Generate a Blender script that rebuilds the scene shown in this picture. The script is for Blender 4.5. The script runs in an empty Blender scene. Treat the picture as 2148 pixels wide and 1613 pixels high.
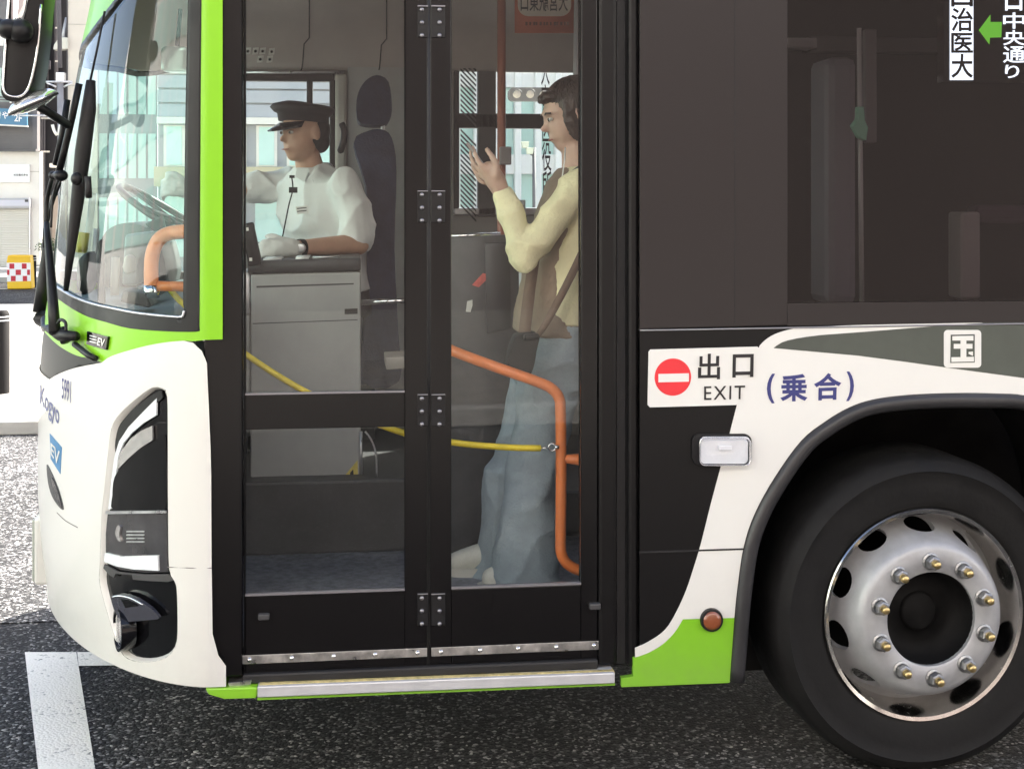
import bpy, bmesh, math, random
import numpy as np
from mathutils import Vector, Matrix
from mathutils.geometry import tessellate_polygon
random.seed(7)
SC = bpy.context.scene
COL = SC.collection
R = math.radians

# ------------------------------------------------------------------ camera
F_PX, CX, CY = 2800.0, 1074.0, 420.0          # focal length and horizon in photo pixels
PSI = math.atan(2800.0 / 23000.0)             # the bus side recedes slightly to the right
DIST, EYE = 3.745, 1.69
CAM = Vector((0, -DIST, EYE))
AX = Vector((math.sin(PSI), math.cos(PSI), 0)); RX = Vector((math.cos(PSI), -math.sin(PSI), 0))
cd = bpy.data.cameras.new('camera'); cam = bpy.data.objects.new('camera', cd); COL.objects.link(cam)
cam.location = CAM; cam.rotation_euler = (R(90), 0, -PSI)
cd.sensor_width = 36; cd.lens = F_PX / 2148 * 36; cd.shift_y = -(806.5 - CY) / 2148
cd.clip_start = 0.05; cd.clip_end = 2000
SC.camera = cam
# ------------------------------------------------------------------ sky, sun, exposure
SUN_EL, SUN_AZ = R(39), math.atan2(0.75, 0.66)
w = bpy.data.worlds.new('World'); SC.world = w; w.use_nodes = True
nt = w.node_tree; nt.nodes.clear()
sky = nt.nodes.new('ShaderNodeTexSky'); sky.sky_type = 'NISHITA'; sky.sun_disc = False
sky.sun_elevation = SUN_EL; sky.sun_rotation = SUN_AZ; sky.air_density = .7; sky.dust_density = 3.0; sky.ozone_density = .6
bg = nt.nodes.new('ShaderNodeBackground'); bg.inputs[1].default_value = 0.14
wo = nt.nodes.new('ShaderNodeOutputWorld')
nt.links.new(sky.outputs[0], bg.inputs[0]); nt.links.new(bg.outputs[0], wo.inputs[0])
sd = bpy.data.lights.new('sun', 'SUN'); sd.energy = 5.0; sd.angle = R(0.53); sd.color = (1, 0.95, 0.87)
sun = bpy.data.objects.new('sun', sd); COL.objects.link(sun)
SDIR = Vector((math.sin(SUN_AZ) * math.cos(SUN_EL), math.cos(SUN_AZ) * math.cos(SUN_EL), math.sin(SUN_EL)))
sun.rotation_euler = SDIR.to_track_quat('Z', 'Y').to_euler(); sun.location = SDIR * 40
SC.view_settings.view_transform = 'Standard'; SC.view_settings.look = 'None'
SC.view_settings.gamma = 1; SC.view_settings.exposure = 1.8
SC.render.engine = 'CYCLES'
SC.cycles.use_denoising = True
SC.cycles.max_bounces = 10; SC.cycles.transparent_max_bounces = 16; SC.cycles.diffuse_bounces = 4
SC.cycles.sample_clamp_indirect = 6

# ------------------------------------------------------------------ photo pixel -> place
def ray(px, py):
    r = (px - CX) / F_PX; u = (CY - py) / F_PX
    return Vector((AX.x + RX.x * r, AX.y + RX.y * r, u))
def S(px, py, y=0.0):                          # where that line of sight meets the plane y
    d = ray(px, py); return CAM + d * ((y + DIST) / d.y)
def GZ(px, py, z=0.0):
    d = ray(px, py); return CAM + d * ((z - EYE) / d.z)
def ATX(px, py, x):
    d = ray(px, py); return CAM + d * ((x - CAM.x) / d.x)

# bus body surface: flat side y=0, then a rounded front
BW = 2.48; YC = BW / 2; XS = -0.38; NEXP = 1.6
def fr(y):
    t = min(1.0, abs(1 - y / YC)); return 1 - (1 - t ** NEXP) ** (1 / NEXP)
YT = np.concatenate([np.linspace(0, 0.1, 60) ** 1, np.linspace(0.105, YC, 160)]); FT = np.array([fr(v) for v in YT])
def _sil_nose():
    sil = [(198, -40), (188, 30), (176, 70), (166, 110), (150, 200), (137, 270), (125, 380), (112, 480), (105, 600), (99, 640), (86, 700),
           (82, 760), (80, 850), (79, 950), (79, 1020), (82, 1090), (88, 1160), (100, 1215)]
    zs, ns = [], []
    for px, py in sil:
        z = EYE + (CY - py) / 600.0; nose = -1.0
        for _ in range(25):
            X = nose + (XS - nose) * FT
            dep = X * AX.x + (YT + DIST) * AX.y; lat = X * RX.x + (YT + DIST) * RX.y
            p = CX + F_PX * lat / dep; i = int(np.argmin(p))
            nose -= (p[i] - px) / F_PX * dep[i] * 1.1
            z = EYE + (CY - py) / F_PX * dep[i]
        zs.append(z); ns.append(nose)
    o = np.argsort(zs); return np.array(zs)[o], np.array(ns)[o]
NZ, NN = _sil_nose()
_zg = np.arange(.2, 3.2, .02); _ng = np.interp(_zg, NZ, NN); _kk = np.exp(-.5 * (np.arange(-8, 9) / 3.2) ** 2); _kk /= _kk.sum()
NZ, NN = _zg, np.convolve(np.pad(_ng, 8, mode='edge'), _kk, 'valid')
def nose(z): return float(np.interp(z, NZ, NN))
def xf(y, z):
    n = nose(z); return n + (XS - n) * fr(y)
def hit(px, py):                               # line of sight -> (y or None, point) on the body
    d = ray(px, py)
    p0 = S(px, py, 0)
    if p0.x >= XS: return p0
    t = (YT + DIST) / d.y; X = d.x * t; Z = EYE + d.z * t
    n = np.interp(Z, NZ, NN); g = X - (n + (XS - n) * FT)
    k = np.nonzero(g > 0)[0]
    if len(k) == 0:
        y = YT[int(np.argmax(g))]; z = EYE + d.z * (y + DIST) / d.y
        return Vector((xf(y, z), y, z))
    a, b = YT[max(0, k[0] - 1)], YT[k[0]]
    for _ in range(18):
        m = (a + b) / 2; tt = (m + DIST) / d.y
        if d.x * tt - xf(m, EYE + d.z * tt) > 0: b = m
        else: a = m
    tt = (b + DIST) / d.y
    return Vector((xf(b, EYE + d.z * tt), b, EYE + d.z * tt))
def nrm(p):
    if p.x >= XS or p.y <= 1e-5: return Vector((0, -1, 0))
    e = 1e-3; y = p.y
    ya, yb = max(0, y - e), y + e
    dx = (xf(yb, p.z) - xf(ya, p.z)) / (yb - ya)
    dz = (xf(y, p.z + .02) - xf(y, p.z - .02)) / .04
    return Vector((-1, dx, dz)).normalized() if True else None
def HF(px, py, off=0.0):
    p = hit(px, py); return p + nrm(p) * off
# arc-length chart of the front: s<0 round the front, s>0 along the side
_rx = -1.05 + (XS + 1.05) * FT
_arc = np.concatenate([[0], np.cumsum(np.hypot(np.diff(_rx), np.diff(YT)))])
ARC = float(_arc[-1])
def to_sz(p):
    if p.x >= XS - 1e-9 and p.y < 1e-6: return (p.x - XS, p.z)
    return (-float(np.interp(p.y, YT, _arc)), p.z)
def from_sz(s, z, off=0.0):
    if s >= 0: p = Vector((XS + s, 0, z))
    else:
        mir = s < -ARC; ss = -s if not mir else 2 * ARC + s
        y = float(np.interp(max(0, ss), _arc, YT)); p = Vector((xf(y, z), y, z))
        if mir and ss < 0: p = Vector((XS - ss, 0, z))
        n = nrm(p); p = p + n * off
        if mir: p = Vector((p.x, BW - p.y, p.z))
        return p
    return p + Vector((0, -off, 0))

# ------------------------------------------------------------------ materials
MATS = {}
def mat(name, col, rough=0.5, metal=0.0, coat=0.0, var=0.0, vscale=6.0, bump=0.0, bscale=60.0, emit=None, rvar=0.0, spec=0.5, subs=0.0, fold=None):
    if name in MATS: return MATS[name]
    m = bpy.data.materials.new(name); m.use_nodes = True; nt = m.node_tree; N = nt.nodes; L = nt.links
    b = N['Principled BSDF']; b.inputs['Base Color'].default_value = (*col, 1); b.inputs['Roughness'].default_value = rough
    b.inputs['Metallic'].default_value = metal; b.inputs['Coat Weight'].default_value = coat; b.inputs['Coat Roughness'].default_value = 0.04
    b.inputs['Specular IOR Level'].default_value = spec
    if subs: b.inputs['Subsurface Weight'].default_value = subs; b.inputs['Subsurface Radius'].default_value = (.01, .004, .002)
    tc = N.new('ShaderNodeTexCoord')
    if var or rvar:
        n = N.new('ShaderNodeTexNoise'); n.inputs['Scale'].default_value = vscale; n.inputs['Detail'].default_value = 6
        n.inputs['Roughness'].default_value = 0.65
        L.new(tc.outputs['Object'], n.inputs['Vector'])
        if var:
            mx = N.new('ShaderNodeMix'); mx.data_type = 'RGBA'
            mx.inputs['A'].default_value = (*[max(0, c * (1 - var)) for c in col], 1)
            mx.inputs['B'].default_value = (*[min(1, c * (1 + var)) for c in col], 1)
            cr = N.new('ShaderNodeMapRange'); cr.inputs[1].default_value = .3; cr.inputs[2].default_value = .7
            L.new(n.outputs['Fac'], cr.inputs[0]); L.new(cr.outputs[0], mx.inputs['Factor']); L.new(mx.outputs['Result'], b.inputs['Base Color'])
        if rvar:
            mr = N.new('ShaderNodeMapRange'); mr.inputs[1].default_value = .3; mr.inputs[2].default_value = .7
            mr.inputs[3].default_value = max(0, rough - rvar); mr.inputs[4].default_value = rough + rvar
            L.new(n.outputs['Fac'], mr.inputs[0]); L.new(mr.outputs[0], b.inputs['Roughness'])
    if bump:
        n2 = N.new('ShaderNodeTexNoise'); n2.inputs['Scale'].default_value = bscale; n2.inputs['Detail'].default_value = 4
        L.new(tc.outputs['Object'], n2.inputs['Vector'])
        bp = N.new('ShaderNodeBump'); bp.inputs['Strength'].default_value = bump; bp.inputs['Distance'].default_value = 0.01
        L.new(n2.outputs['Fac'], bp.inputs['Height']); L.new(bp.outputs[0], b.inputs['Normal'])
    if fold:
        mp = N.new('ShaderNodeMapping'); mp.inputs['Scale'].default_value = fold[2] if len(fold) > 2 else (1, 1, .45)
        mp.inputs['Rotation'].default_value = (0, .5, .3); L.new(tc.outputs['Object'], mp.inputs['Vector'])
        n3 = N.new('ShaderNodeTexNoise'); n3.noise_type = 'RIDGED_MULTIFRACTAL'; n3.inputs['Scale'].default_value = fold[0]; n3.inputs['Detail'].default_value = 2; n3.inputs['Distortion'].default_value = .6
        L.new(mp.outputs[0], n3.inputs['Vector'])
        b3 = N.new('ShaderNodeBump'); b3.inputs['Strength'].default_value = 1; b3.inputs['Distance'].default_value = fold[1]
        L.new(n3.outputs['Fac'], b3.inputs['Height'])
        if bump: L.new(b3.outputs[0], bp.inputs['Normal'])
        else: L.new(b3.outputs[0], b.inputs['Normal'])
    if emit:
        b.inputs['Emission Color'].default_value = (*emit[0], 1); b.inputs['Emission Strength'].default_value = emit[1]
    MATS[name] = m; return m
def glass(name, tint, ior=1.5, rough=0.0, refl=(1, 1, 1), wob=0.0, two=1.5):
    if name in MATS: return MATS[name]
    m = bpy.data.materials.new(name); m.use_nodes = True; nt = m.node_tree; N = nt.nodes; L = nt.links
    N.remove(N['Principled BSDF'])
    out = N['Material Output']
    tr = N.new('ShaderNodeBsdfTransparent'); tr.inputs[0].default_value = (*tint, 1)
    gl = N.new('ShaderNodeBsdfGlossy'); gl.inputs['Roughness'].default_value = rough; gl.inputs['Color'].default_value = (*refl, 1)
    ge = N.new('ShaderNodeNewGeometry')
    mr = N.new('ShaderNodeMapRange'); mr.inputs[3].default_value = ior; mr.inputs[4].default_value = 1 / ior
    L.new(ge.outputs['Backfacing'], mr.inputs[0])
    fn = N.new('ShaderNodeFresnel'); L.new(mr.outputs[0], fn.inputs['IOR'])
    mu = N.new('ShaderNodeMath'); mu.operation = 'MULTIPLY'; mu.inputs[1].default_value = two; mu.use_clamp = True   # two faces of the pane
    L.new(fn.outputs[0], mu.inputs[0])
    if wob:
        tc = N.new('ShaderNodeTexCoord'); n2 = N.new('ShaderNodeTexNoise'); n2.inputs['Scale'].default_value = 2.2
        L.new(tc.outputs['Object'], n2.inputs['Vector'])
        bp = N.new('ShaderNodeBump'); bp.inputs['Strength'].default_value = wob; bp.inputs['Distance'].default_value = 0.02
        L.new(n2.outputs['Fac'], bp.inputs['Height']); L.new(bp.outputs[0], gl.inputs['Normal'])
    mx = N.new('ShaderNodeMixShader'); L.new(mu.outputs[0], mx.inputs[0]); L.new(tr.outputs[0], mx.inputs[1]); L.new(gl.outputs[0], mx.inputs[2])
    L.new(mx.outputs[0], out.inputs['Surface'])
    MATS[name] = m; return m

M_WHITE = mat('white_paint', (.80, .785, .74), .28, coat=.6)
M_GREEN = mat('green_paint', (.255, .63, .004), .35, coat=.2)
M_BLACK = mat('black_paint', (.0058, .0050, .0054), .24, var=.04, vscale=1, spec=.34)
M_BLACKM = mat('black_plastic', (.012, .0115, .0125), .42, spec=.35, var=.15, vscale=12, rvar=.12)
M_RUBBER = mat('black_rubber', (.016, .015, .016), .6, var=.3, vscale=14, rvar=.1)
M_GLOSSB = mat('gloss_black', (.005, .005, .006), .08, spec=.5)
M_CHROME = mat('chrome', (.82, .82, .83), .12, metal=1, rvar=.05, vscale=20)
M_ALU = mat('worn_aluminium', (.55, .53, .51), .38, metal=.9, var=.35, vscale=26, rvar=.15)
M_STEEL = mat('brushed_steel', (.62, .62, .64), .34, metal=.85, var=.14, vscale=18, rvar=.1)
M_ORANGE = mat('orange_rail', (.72, .20, .055), .42, var=.1, vscale=14, coat=.2)
M_YELLOW = mat('yellow_rope', (.72, .55, .03), .5, var=.12, vscale=30)
M_GREYP = mat('grey_panel', (.36, .36, .355), .45, var=.08, vscale=5)
M_DKGREY = mat('dark_grey_panel', (.06, .058, .06), .5, var=.15, vscale=6)
M_CREAM = mat('interior_cream', (.42, .39, .36), .5, var=.06, vscale=4)
M_DOORGL = glass('door_glass', (.96, .975, .965), wob=.03, two=1.0)
M_WINDGL = glass('windshield_glass', (.84, .96, .92), wob=.12, two=1.0)
M_FARGL = glass('tinted_window_glass', (.93, 1.0, .975))
M_PRIV = glass('privacy_glass', (.34, .31, .32), wob=.02, two=.8)
M_LENS = glass('clear_lens', (.93, .93, .95))

def dirt(m, z0, z1, amt, col=(.22, .19, .15)):      # road film thrown up along the sill
    N = m.node_tree.nodes; L = m.node_tree.links; b = N['Principled BSDF']; src = b.inputs['Base Color']
    ge = N.new('ShaderNodeNewGeometry'); sx = N.new('ShaderNodeSeparateXYZ'); L.new(ge.outputs['Position'], sx.inputs[0])
    mr = N.new('ShaderNodeMapRange'); mr.inputs[1].default_value = z1; mr.inputs[2].default_value = z0; L.new(sx.outputs[2], mr.inputs[0])
    no = N.new('ShaderNodeTexNoise'); no.inputs['Scale'].default_value = 9; no.inputs['Detail'].default_value = 9; no.inputs['Roughness'].default_value = .75; L.new(ge.outputs['Position'], no.inputs['Vector'])
    mu = N.new('ShaderNodeMath'); mu.operation = 'MULTIPLY'; L.new(mr.outputs[0], mu.inputs[0]); L.new(no.outputs['Fac'], mu.inputs[1])
    m2 = N.new('ShaderNodeMath'); m2.operation = 'MULTIPLY'; m2.inputs[1].default_value = amt; L.new(mu.outputs[0], m2.inputs[0])
    mx = N.new('ShaderNodeMix'); mx.data_type = 'RGBA'; L.new(m2.outputs[0], mx.inputs['Factor']); mx.inputs['B'].default_value = (*col, 1)
    if src.links: L.new(src.links[0].from_socket, mx.inputs['A'])
    else: mx.inputs['A'].default_value = src.default_value
    L.new(mx.outputs['Result'], src)
dirt(M_WHITE, .32, .62, .32); dirt(M_GREEN, .32, .5, .4)
# ------------------------------------------------------------------ mesh builder
class MB:
    def __init__(s): s.v = []; s.f = []
    def add(s, vs, fs):
        o = len(s.v); s.v += [Vector(v) for v in vs]; s.f += [tuple(i + o for i in f) for f in fs]; return s
    def box(s, a, b):
        x0, y0, z0 = a; x1, y1, z1 = b
        return s.add([(x0, y0, z0), (x1, y0, z0), (x1, y1, z0), (x0, y1, z0), (x0, y0, z1), (x1, y0, z1), (x1, y1, z1), (x0, y1, z1)],
                     [(0, 3, 2, 1), (4, 5, 6, 7), (0, 1, 5, 4), (1, 2, 6, 5), (2, 3, 7, 6), (3, 0, 4, 7)])
    def obox(s, c, ax, ay, az):                # centre and three half vectors
        c, ax, ay, az = map(Vector, (c, ax, ay, az)); vs = []
        for k in (-1, 1):
            for i, j in ((-1, -1), (1, -1), (1, 1), (-1, 1)): vs.append(c + ax * i + ay * j + az * k)
        return s.add(vs, [(0, 3, 2, 1), (4, 5, 6, 7), (0, 1, 5, 4), (1, 2, 6, 5), (2, 3, 7, 6), (3, 0, 4, 7)])
    def prism(s, pts, ext):                    # closed polygon swept by a vector
        pts = [Vector(p) for p in pts]; e = Vector(ext); n = len(pts)
        tri = tessellate_polygon([pts])
        o = len(s.v); s.v += pts + [p + e for p in pts]
        nn = sum(((pts[i] - pts[0]).cross(pts[(i + 1) % n] - pts[0]) for i in range(n)), Vector())
        fl = nn.dot(e) > 0
        for a, b, c in tri:
            t = (a, b, c)
            if ((pts[b] - pts[a]).cross(pts[c] - pts[a])).dot(e) > 0: t = (a, c, b)
            s.f.append(tuple(i + o for i in t)); s.f.append(tuple(i + o + n for i in reversed(t)))
        for i in range(n):
            j = (i + 1) % n; q = (i, j, j + n, i + n) if fl else (j, i, i + n, j + n)
            s.f.append(tuple(k + o for k in q))
        return s
    def tube(s, pts, r, seg=10, cap=True, closed=False):
        pts = [Vector(p) for p in pts]; n = len(pts)
        rr = r if isinstance(r, (list, tuple)) else [r] * n
        t0 = (pts[1] - pts[0]).normalized(); up = Vector((0, 0, 1)) if abs(t0.z) < .9 else Vector((0, 1, 0))
        u = t0.cross(up).normalized(); rings = []
        for i in range(n):
            if closed: t = (pts[(i + 1) % n] - pts[i - 1]).normalized()
            else: t = (pts[min(i + 1, n - 1)] - pts[max(i - 1, 0)]).normalized()
            u = (u - t * u.dot(t)).normalized(); v = t.cross(u)
            rings.append([pts[i] + (u * math.cos(a) + v * math.sin(a)) * rr[i] for a in [2 * math.pi * k / seg for k in range(seg)]])
        return s.loft(rings, cap and not closed, closed)
    def loft(s, rings, cap=True, closed=False):
        seg = len(rings[0]); o = len(s.v); n = len(rings)
        for r_ in rings: s.v += [Vector(p) for p in r_]
        for i in range(n if closed else n - 1):
            for k in range(seg):
                a = o + i * seg + k; b = o + i * seg + (k + 1) % seg
                c = o + ((i + 1) % n) * seg + (k + 1) % seg; d = o + ((i + 1) % n) * seg + k
                s.f.append((a, b, c, d))
        if cap:
            s.f.append(tuple(o + k for k in reversed(range(seg)))); s.f.append(tuple(o + (n - 1) * seg + k for k in range(seg)))
        return s
    def strip(s, rows):                        # open sheet from rows of points
        o = len(s.v); m = len(rows[0])
        for r_ in rows: s.v += [Vector(p) for p in r_]
        for i in range(len(rows) - 1):
            for k in range(m - 1): s.f.append((o + i * m + k, o + i * m + k + 1, o + (i + 1) * m + k + 1, o + (i + 1) * m + k))
        return s
    def lathe(s, prof, c, axis, seg=48):       # prof: (radius, height along axis)
        c = Vector(c); ax = Vector(axis).normalized(); u = ax.orthogonal().normalized(); v = ax.cross(u)
        rings = [[c + ax * h + (u * math.cos(2 * math.pi * k / seg) + v * math.sin(2 * math.pi * k / seg)) * r for k in range(seg)] for r, h in prof]
        return s.loft(rings, False)
    def ball(s, c, rad, seg=14, rings=9, mtx=None):
        c = Vector(c); rad = rad if isinstance(rad, (tuple, list)) else (rad,) * 3; vs = []; fs = []
        for i in range(rings + 1):
            th = math.pi * i / rings
            for k in range(seg):
                ph = 2 * math.pi * k / seg
                p = Vector((rad[0] * math.sin(th) * math.cos(ph), rad[1] * math.sin(th) * math.sin(ph), rad[2] * math.cos(th)))
                if mtx: p = mtx @ p
                vs.append(c + p)
        for i in range(rings):
            for k in range(seg): fs.append((i * seg + k, (i + 1) * seg + k, (i + 1) * seg + (k + 1) % seg, i * seg + (k + 1) % seg))
        return s.add(vs, fs)
    def build(s, name, m, parent=None, smooth=False, bevel=0.0, solid=0.0, fix=True, auto=None):
        me = bpy.data.meshes.new(name); me.from_pydata([tuple(v) for v in s.v], [], s.f); me.validate()
        if fix:
            bm = bmesh.new(); bm.from_mesh(me); bmesh.ops.remove_doubles(bm, verts=bm.verts, dist=1e-6)
            bmesh.ops.recalc_face_normals(bm, faces=bm.faces); bm.to_mesh(me); bm.free()
        return link(name, me, m, parent, smooth, bevel, solid, auto)
def link(name, me, m, parent=None, smooth=False, bevel=0.0, solid=0.0, auto=None):
    o = bpy.data.objects.new(name, me); COL.objects.link(o)
    if m: me.materials.append(m)
    if smooth:
        me.polygons.foreach_set('use_smooth', [True] * len(me.polygons))
        if auto:
            try: me.set_sharp_from_angle(angle=R(auto))
            except Exception: pass
    if solid:
        md = o.modifiers.new('thickness', 'SOLIDIFY'); md.thickness = solid; md.offset = -1
    if bevel:
        md = o.modifiers.new('bevel', 'BEVEL'); md.width = bevel; md.segments = 2; md.limit_method = 'ANGLE'; md.angle_limit = R(35)
    if parent: attach(o, parent)
    return o
def attach(o, parent):
    bpy_p = parent
    o.parent = bpy_p
    # parts are modelled in place: keep them there under a parent that stands at the thing's base
    if parent.parent is None: o.matrix_parent_inverse = Matrix.Translation(-Vector(parent.location))
def tag(o, label, cat, group=None, kind=None):
    if label: o['label'] = label
    if cat: o['category'] = cat
    if group: o['group'] = group
    if kind: o['kind'] = kind
    return o
def thing(name, label, cat, loc=(0, 0, 0), group=None):
    o = bpy.data.objects.new(name, None); COL.objects.link(o); o.location = loc; o.empty_display_size = .2
    return tag(o, label, cat, group)
def struct(o): o['kind'] = 'structure'; return o
def smoothline(pts, n=6, closed=False):        # Catmull-Rom through 2-D or 3-D points
    P = [Vector(p).to_3d() if len(p) == 2 else Vector(p) for p in pts]; out = []; m = len(P)
    for i in range(m if closed else m - 1):
        p0 = P[(i - 1) % m] if closed or i > 0 else P[0]; p1 = P[i]; p2 = P[(i + 1) % m]
        p3 = P[(i + 2) % m] if closed or i + 2 < m else P[-1]
        for k in range(n):
            t = k / n
            out.append(0.5 * ((2 * p1) + (-p0 + p2) * t + (2 * p0 - 5 * p1 + 4 * p2 - p3) * t * t + (-p0 + 3 * p1 - 3 * p2 + p3) * t ** 3))
    if not closed: out.append(P[-1])
    return out
def smooth2(pts, n=5, closed=False): return [(p.x, p.y) for p in smoothline(pts, n, closed)]
def resample(pts, n, closed=True):
    P = [Vector(p).to_3d() if len(p) == 2 else Vector(p) for p in pts]
    if closed: P = P + [P[0]]
    L = [0]
    for a, b in zip(P, P[1:]): L.append(L[-1] + (b - a).length)
    out = []
    for k in range(n):
        t = L[-1] * k / (n if closed else n - 1); i = max(0, min(len(L) - 2, int(np.searchsorted(L, t, 'right')) - 1))
        u = (t - L[i]) / max(1e-9, L[i + 1] - L[i]); out.append(P[i].lerp(P[i + 1], u))
    return [(p.x, p.y) for p in out]
def rrect(x0, y0, x1, y1, r, n=5):
    out = []
    for cx, cy, a0 in ((x1 - r, y0 + r, -90), (x1 - r, y1 - r, 0), (x0 + r, y1 - r, 90), (x0 + r, y0 + r, 180)):
        for k in range(n + 1):
            a = R(a0 + 90 * k / n); out.append((cx + r * math.cos(a), cy + r * math.sin(a)))
    return out
# ---- sheet of bodywork in the (s,z) chart
def patch(name, outer, m, parent, holes=(), off=0.0, solid=0.005, ds=.03, dz=.06, smooth=True):
    loops = [[Vector((a, b, 0)) for a, b in lp] for lp in [outer] + list(holes)]
    flat = [p for lp in loops for p in lp]
    bm = bmesh.new(); vs = [bm.verts.new(p) for p in flat]
    for t in tessellate_polygon(loops):
        try: bm.faces.new([vs[i] for i in t])
        except ValueError: pass
    s0, s1 = min(p.x for p in flat), max(p.x for p in flat); z0, z1 = min(p.y for p in flat), max(p.y for p in flat)
    cuts = []
    k = s0
    while k < min(s1, .02): cuts.append(((k, 0, 0), (1, 0, 0))); k += ds if k < -.35 else ds * .5
    k = z0
    while k < z1: cuts.append(((0, k, 0), (0, 1, 0))); k += dz
    for c, n in cuts:
        bmesh.ops.bisect_plane(bm, geom=bm.verts[:] + bm.edges[:] + bm.faces[:], plane_co=c, plane_no=n, dist=1e-6)
    for v in bm.verts: v.co = from_sz(v.co.x, v.co.y, off)
    bmesh.ops.remove_doubles(bm, verts=bm.verts, dist=1e-5)
    bm.normal_update()
    for f_ in bm.faces:
        c = f_.calc_center_median(); n = nrm(c) if c.y < YC else Vector((-1, .2, 0))
        if c.y > BW * .8 and c.x > XS - .05: n = Vector((0, 1, 0))
        if f_.normal.dot(n) < 0: f_.normal_flip()
    me = bpy.data.meshes.new(name); bm.to_mesh(me); bm.free()
    o = link(name, me, m, parent, smooth, 0, solid)
    if not solid:
        def vn(p):
            q = Vector(p); far = q.y > YC; y = BW - q.y if far else q.y
            n = nrm(Vector((min(q.x, XS - 1e-4) if y > 1e-4 else q.x, max(y, 0), q.z))); return (n.x, -n.y if far else n.y, n.z)
        me.normals_split_custom_set_from_vertices([vn(v.co) for v in me.vertices])
    return o
def szl(pts): return [to_sz(hit(*p)) for p in pts]
# ---- small thing lying on the body, outlined by its edge; raised by h
def decal(name, poly, m, parent, h=.003, base=None, sub=0, smooth=False, bevel=0.0, on=None):
    on = on or HF
    P = [tuple(p) for p in poly]
    bm = bmesh.new(); vs = [bm.verts.new((x, y, 0)) for x, y in P]
    for t in tessellate_polygon([[Vector((x, y, 0)) for x, y in P]]):
        try: bm.faces.new([vs[i] for i in t])
        except ValueError: pass
    if sub:
        xs = [p[0] for p in P]; ys = [p[1] for p in P]; k = min(xs)
        while k < max(xs): bmesh.ops.bisect_plane(bm, geom=bm.verts[:] + bm.edges[:] + bm.faces[:], plane_co=(k, 0, 0), plane_no=(1, 0, 0), dist=1e-5); k += sub
        k = min(ys)
        while k < max(ys): bmesh.ops.bisect_plane(bm, geom=bm.verts[:] + bm.edges[:] + bm.faces[:], plane_co=(0, k, 0), plane_no=(0, 1, 0), dist=1e-5); k += sub
    bm.normal_update()
    for f_ in bm.faces:
        if f_.normal.z > 0: f_.normal_flip()   # photo y runs down
    lo = h - (.004 if base is None else base)
    bv = {v: (on(v.co.x, v.co.y, lo), on(v.co.x, v.co.y, h)) for v in bm.verts}
    mb = MB(); idx = {}
    for v, (a, b) in bv.items(): idx[v] = len(mb.v); mb.v += [b, a]
    for f_ in bm.faces: mb.f.append(tuple(idx[v] for v in f_.verts)); mb.f.append(tuple(idx[v] + 1 for v in reversed(f_.verts)))
    for e in bm.edges:
        if len(e.link_faces) == 1:
            a, b = e.verts; mb.f.append((idx[a], idx[b], idx[b] + 1, idx[a] + 1))
    bm.free()
    return mb.build(name, m, parent, smooth, bevel)
# ---- lettering: real glyph outlines laid on a surface inside a box of photo pixels
def glyphs(txt, bold=0.0, space=1.0, vertical=False, mono=False):
    cu = bpy.data.curves.new('lettering', 'FONT'); cu.body = txt if not vertical else '\n'.join(txt); cu.size = 1; cu.offset = bold
    cu.space_character = space; cu.resolution_u = 3
    if vertical: cu.space_line = .92
    o = bpy.data.objects.new('lettering', cu); COL.objects.link(o)
    dg = bpy.context.evaluated_depsgraph_get(); me = bpy.data.meshes.new_from_object(o.evaluated_get(dg))
    bpy.data.objects.remove(o); bpy.data.curves.remove(cu)
    V = np.array([v.co[:2] for v in me.vertices]); Fc = [tuple(p.vertices) for p in me.polygons]; bpy.data.meshes.remove(me)
    return V, Fc
def lettering(txt, quad, m, parent, h=.004, bold=0.0, vertical=False, mirror=False, on=None, name='lettering', space=1.0):
    V, Fc = glyphs(txt, bold, space, vertical)
    on = on or HF
    mn, mx = V.min(0), V.max(0); U = (V - mn) / np.maximum(1e-9, mx - mn)
    if mirror: U[:, 0] = 1 - U[:, 0]
    if len(quad) == 2:
        (x0, y0), (x1, y1) = quad; quad = [(x0, y0), (x1, y0), (x1, y1), (x0, y1)]     # tl tr br bl
    tl, tr, br, bl = [np.array(q, float) for q in quad]
    mb = MB()
    for u, v in U:
        p = (bl * (1 - u) + br * u) * (1 - v) + (tl * (1 - u) + tr * u) * v
        mb.v.append(on(p[0], p[1], h))
    mb.f = Fc
    o = mb.build(name, m, parent, fix=False)
    # face the outside
    me = o.data
    if len(me.polygons):
        p = me.polygons[0]; c = p.center; back = (CAM - c).dot(p.normal) < 0
        if back: me.flip_normals()
    return o
def plane_on(y):
    return lambda px, py, h=0.0: S(px, py, y) + Vector((0, -h, 0))
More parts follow.
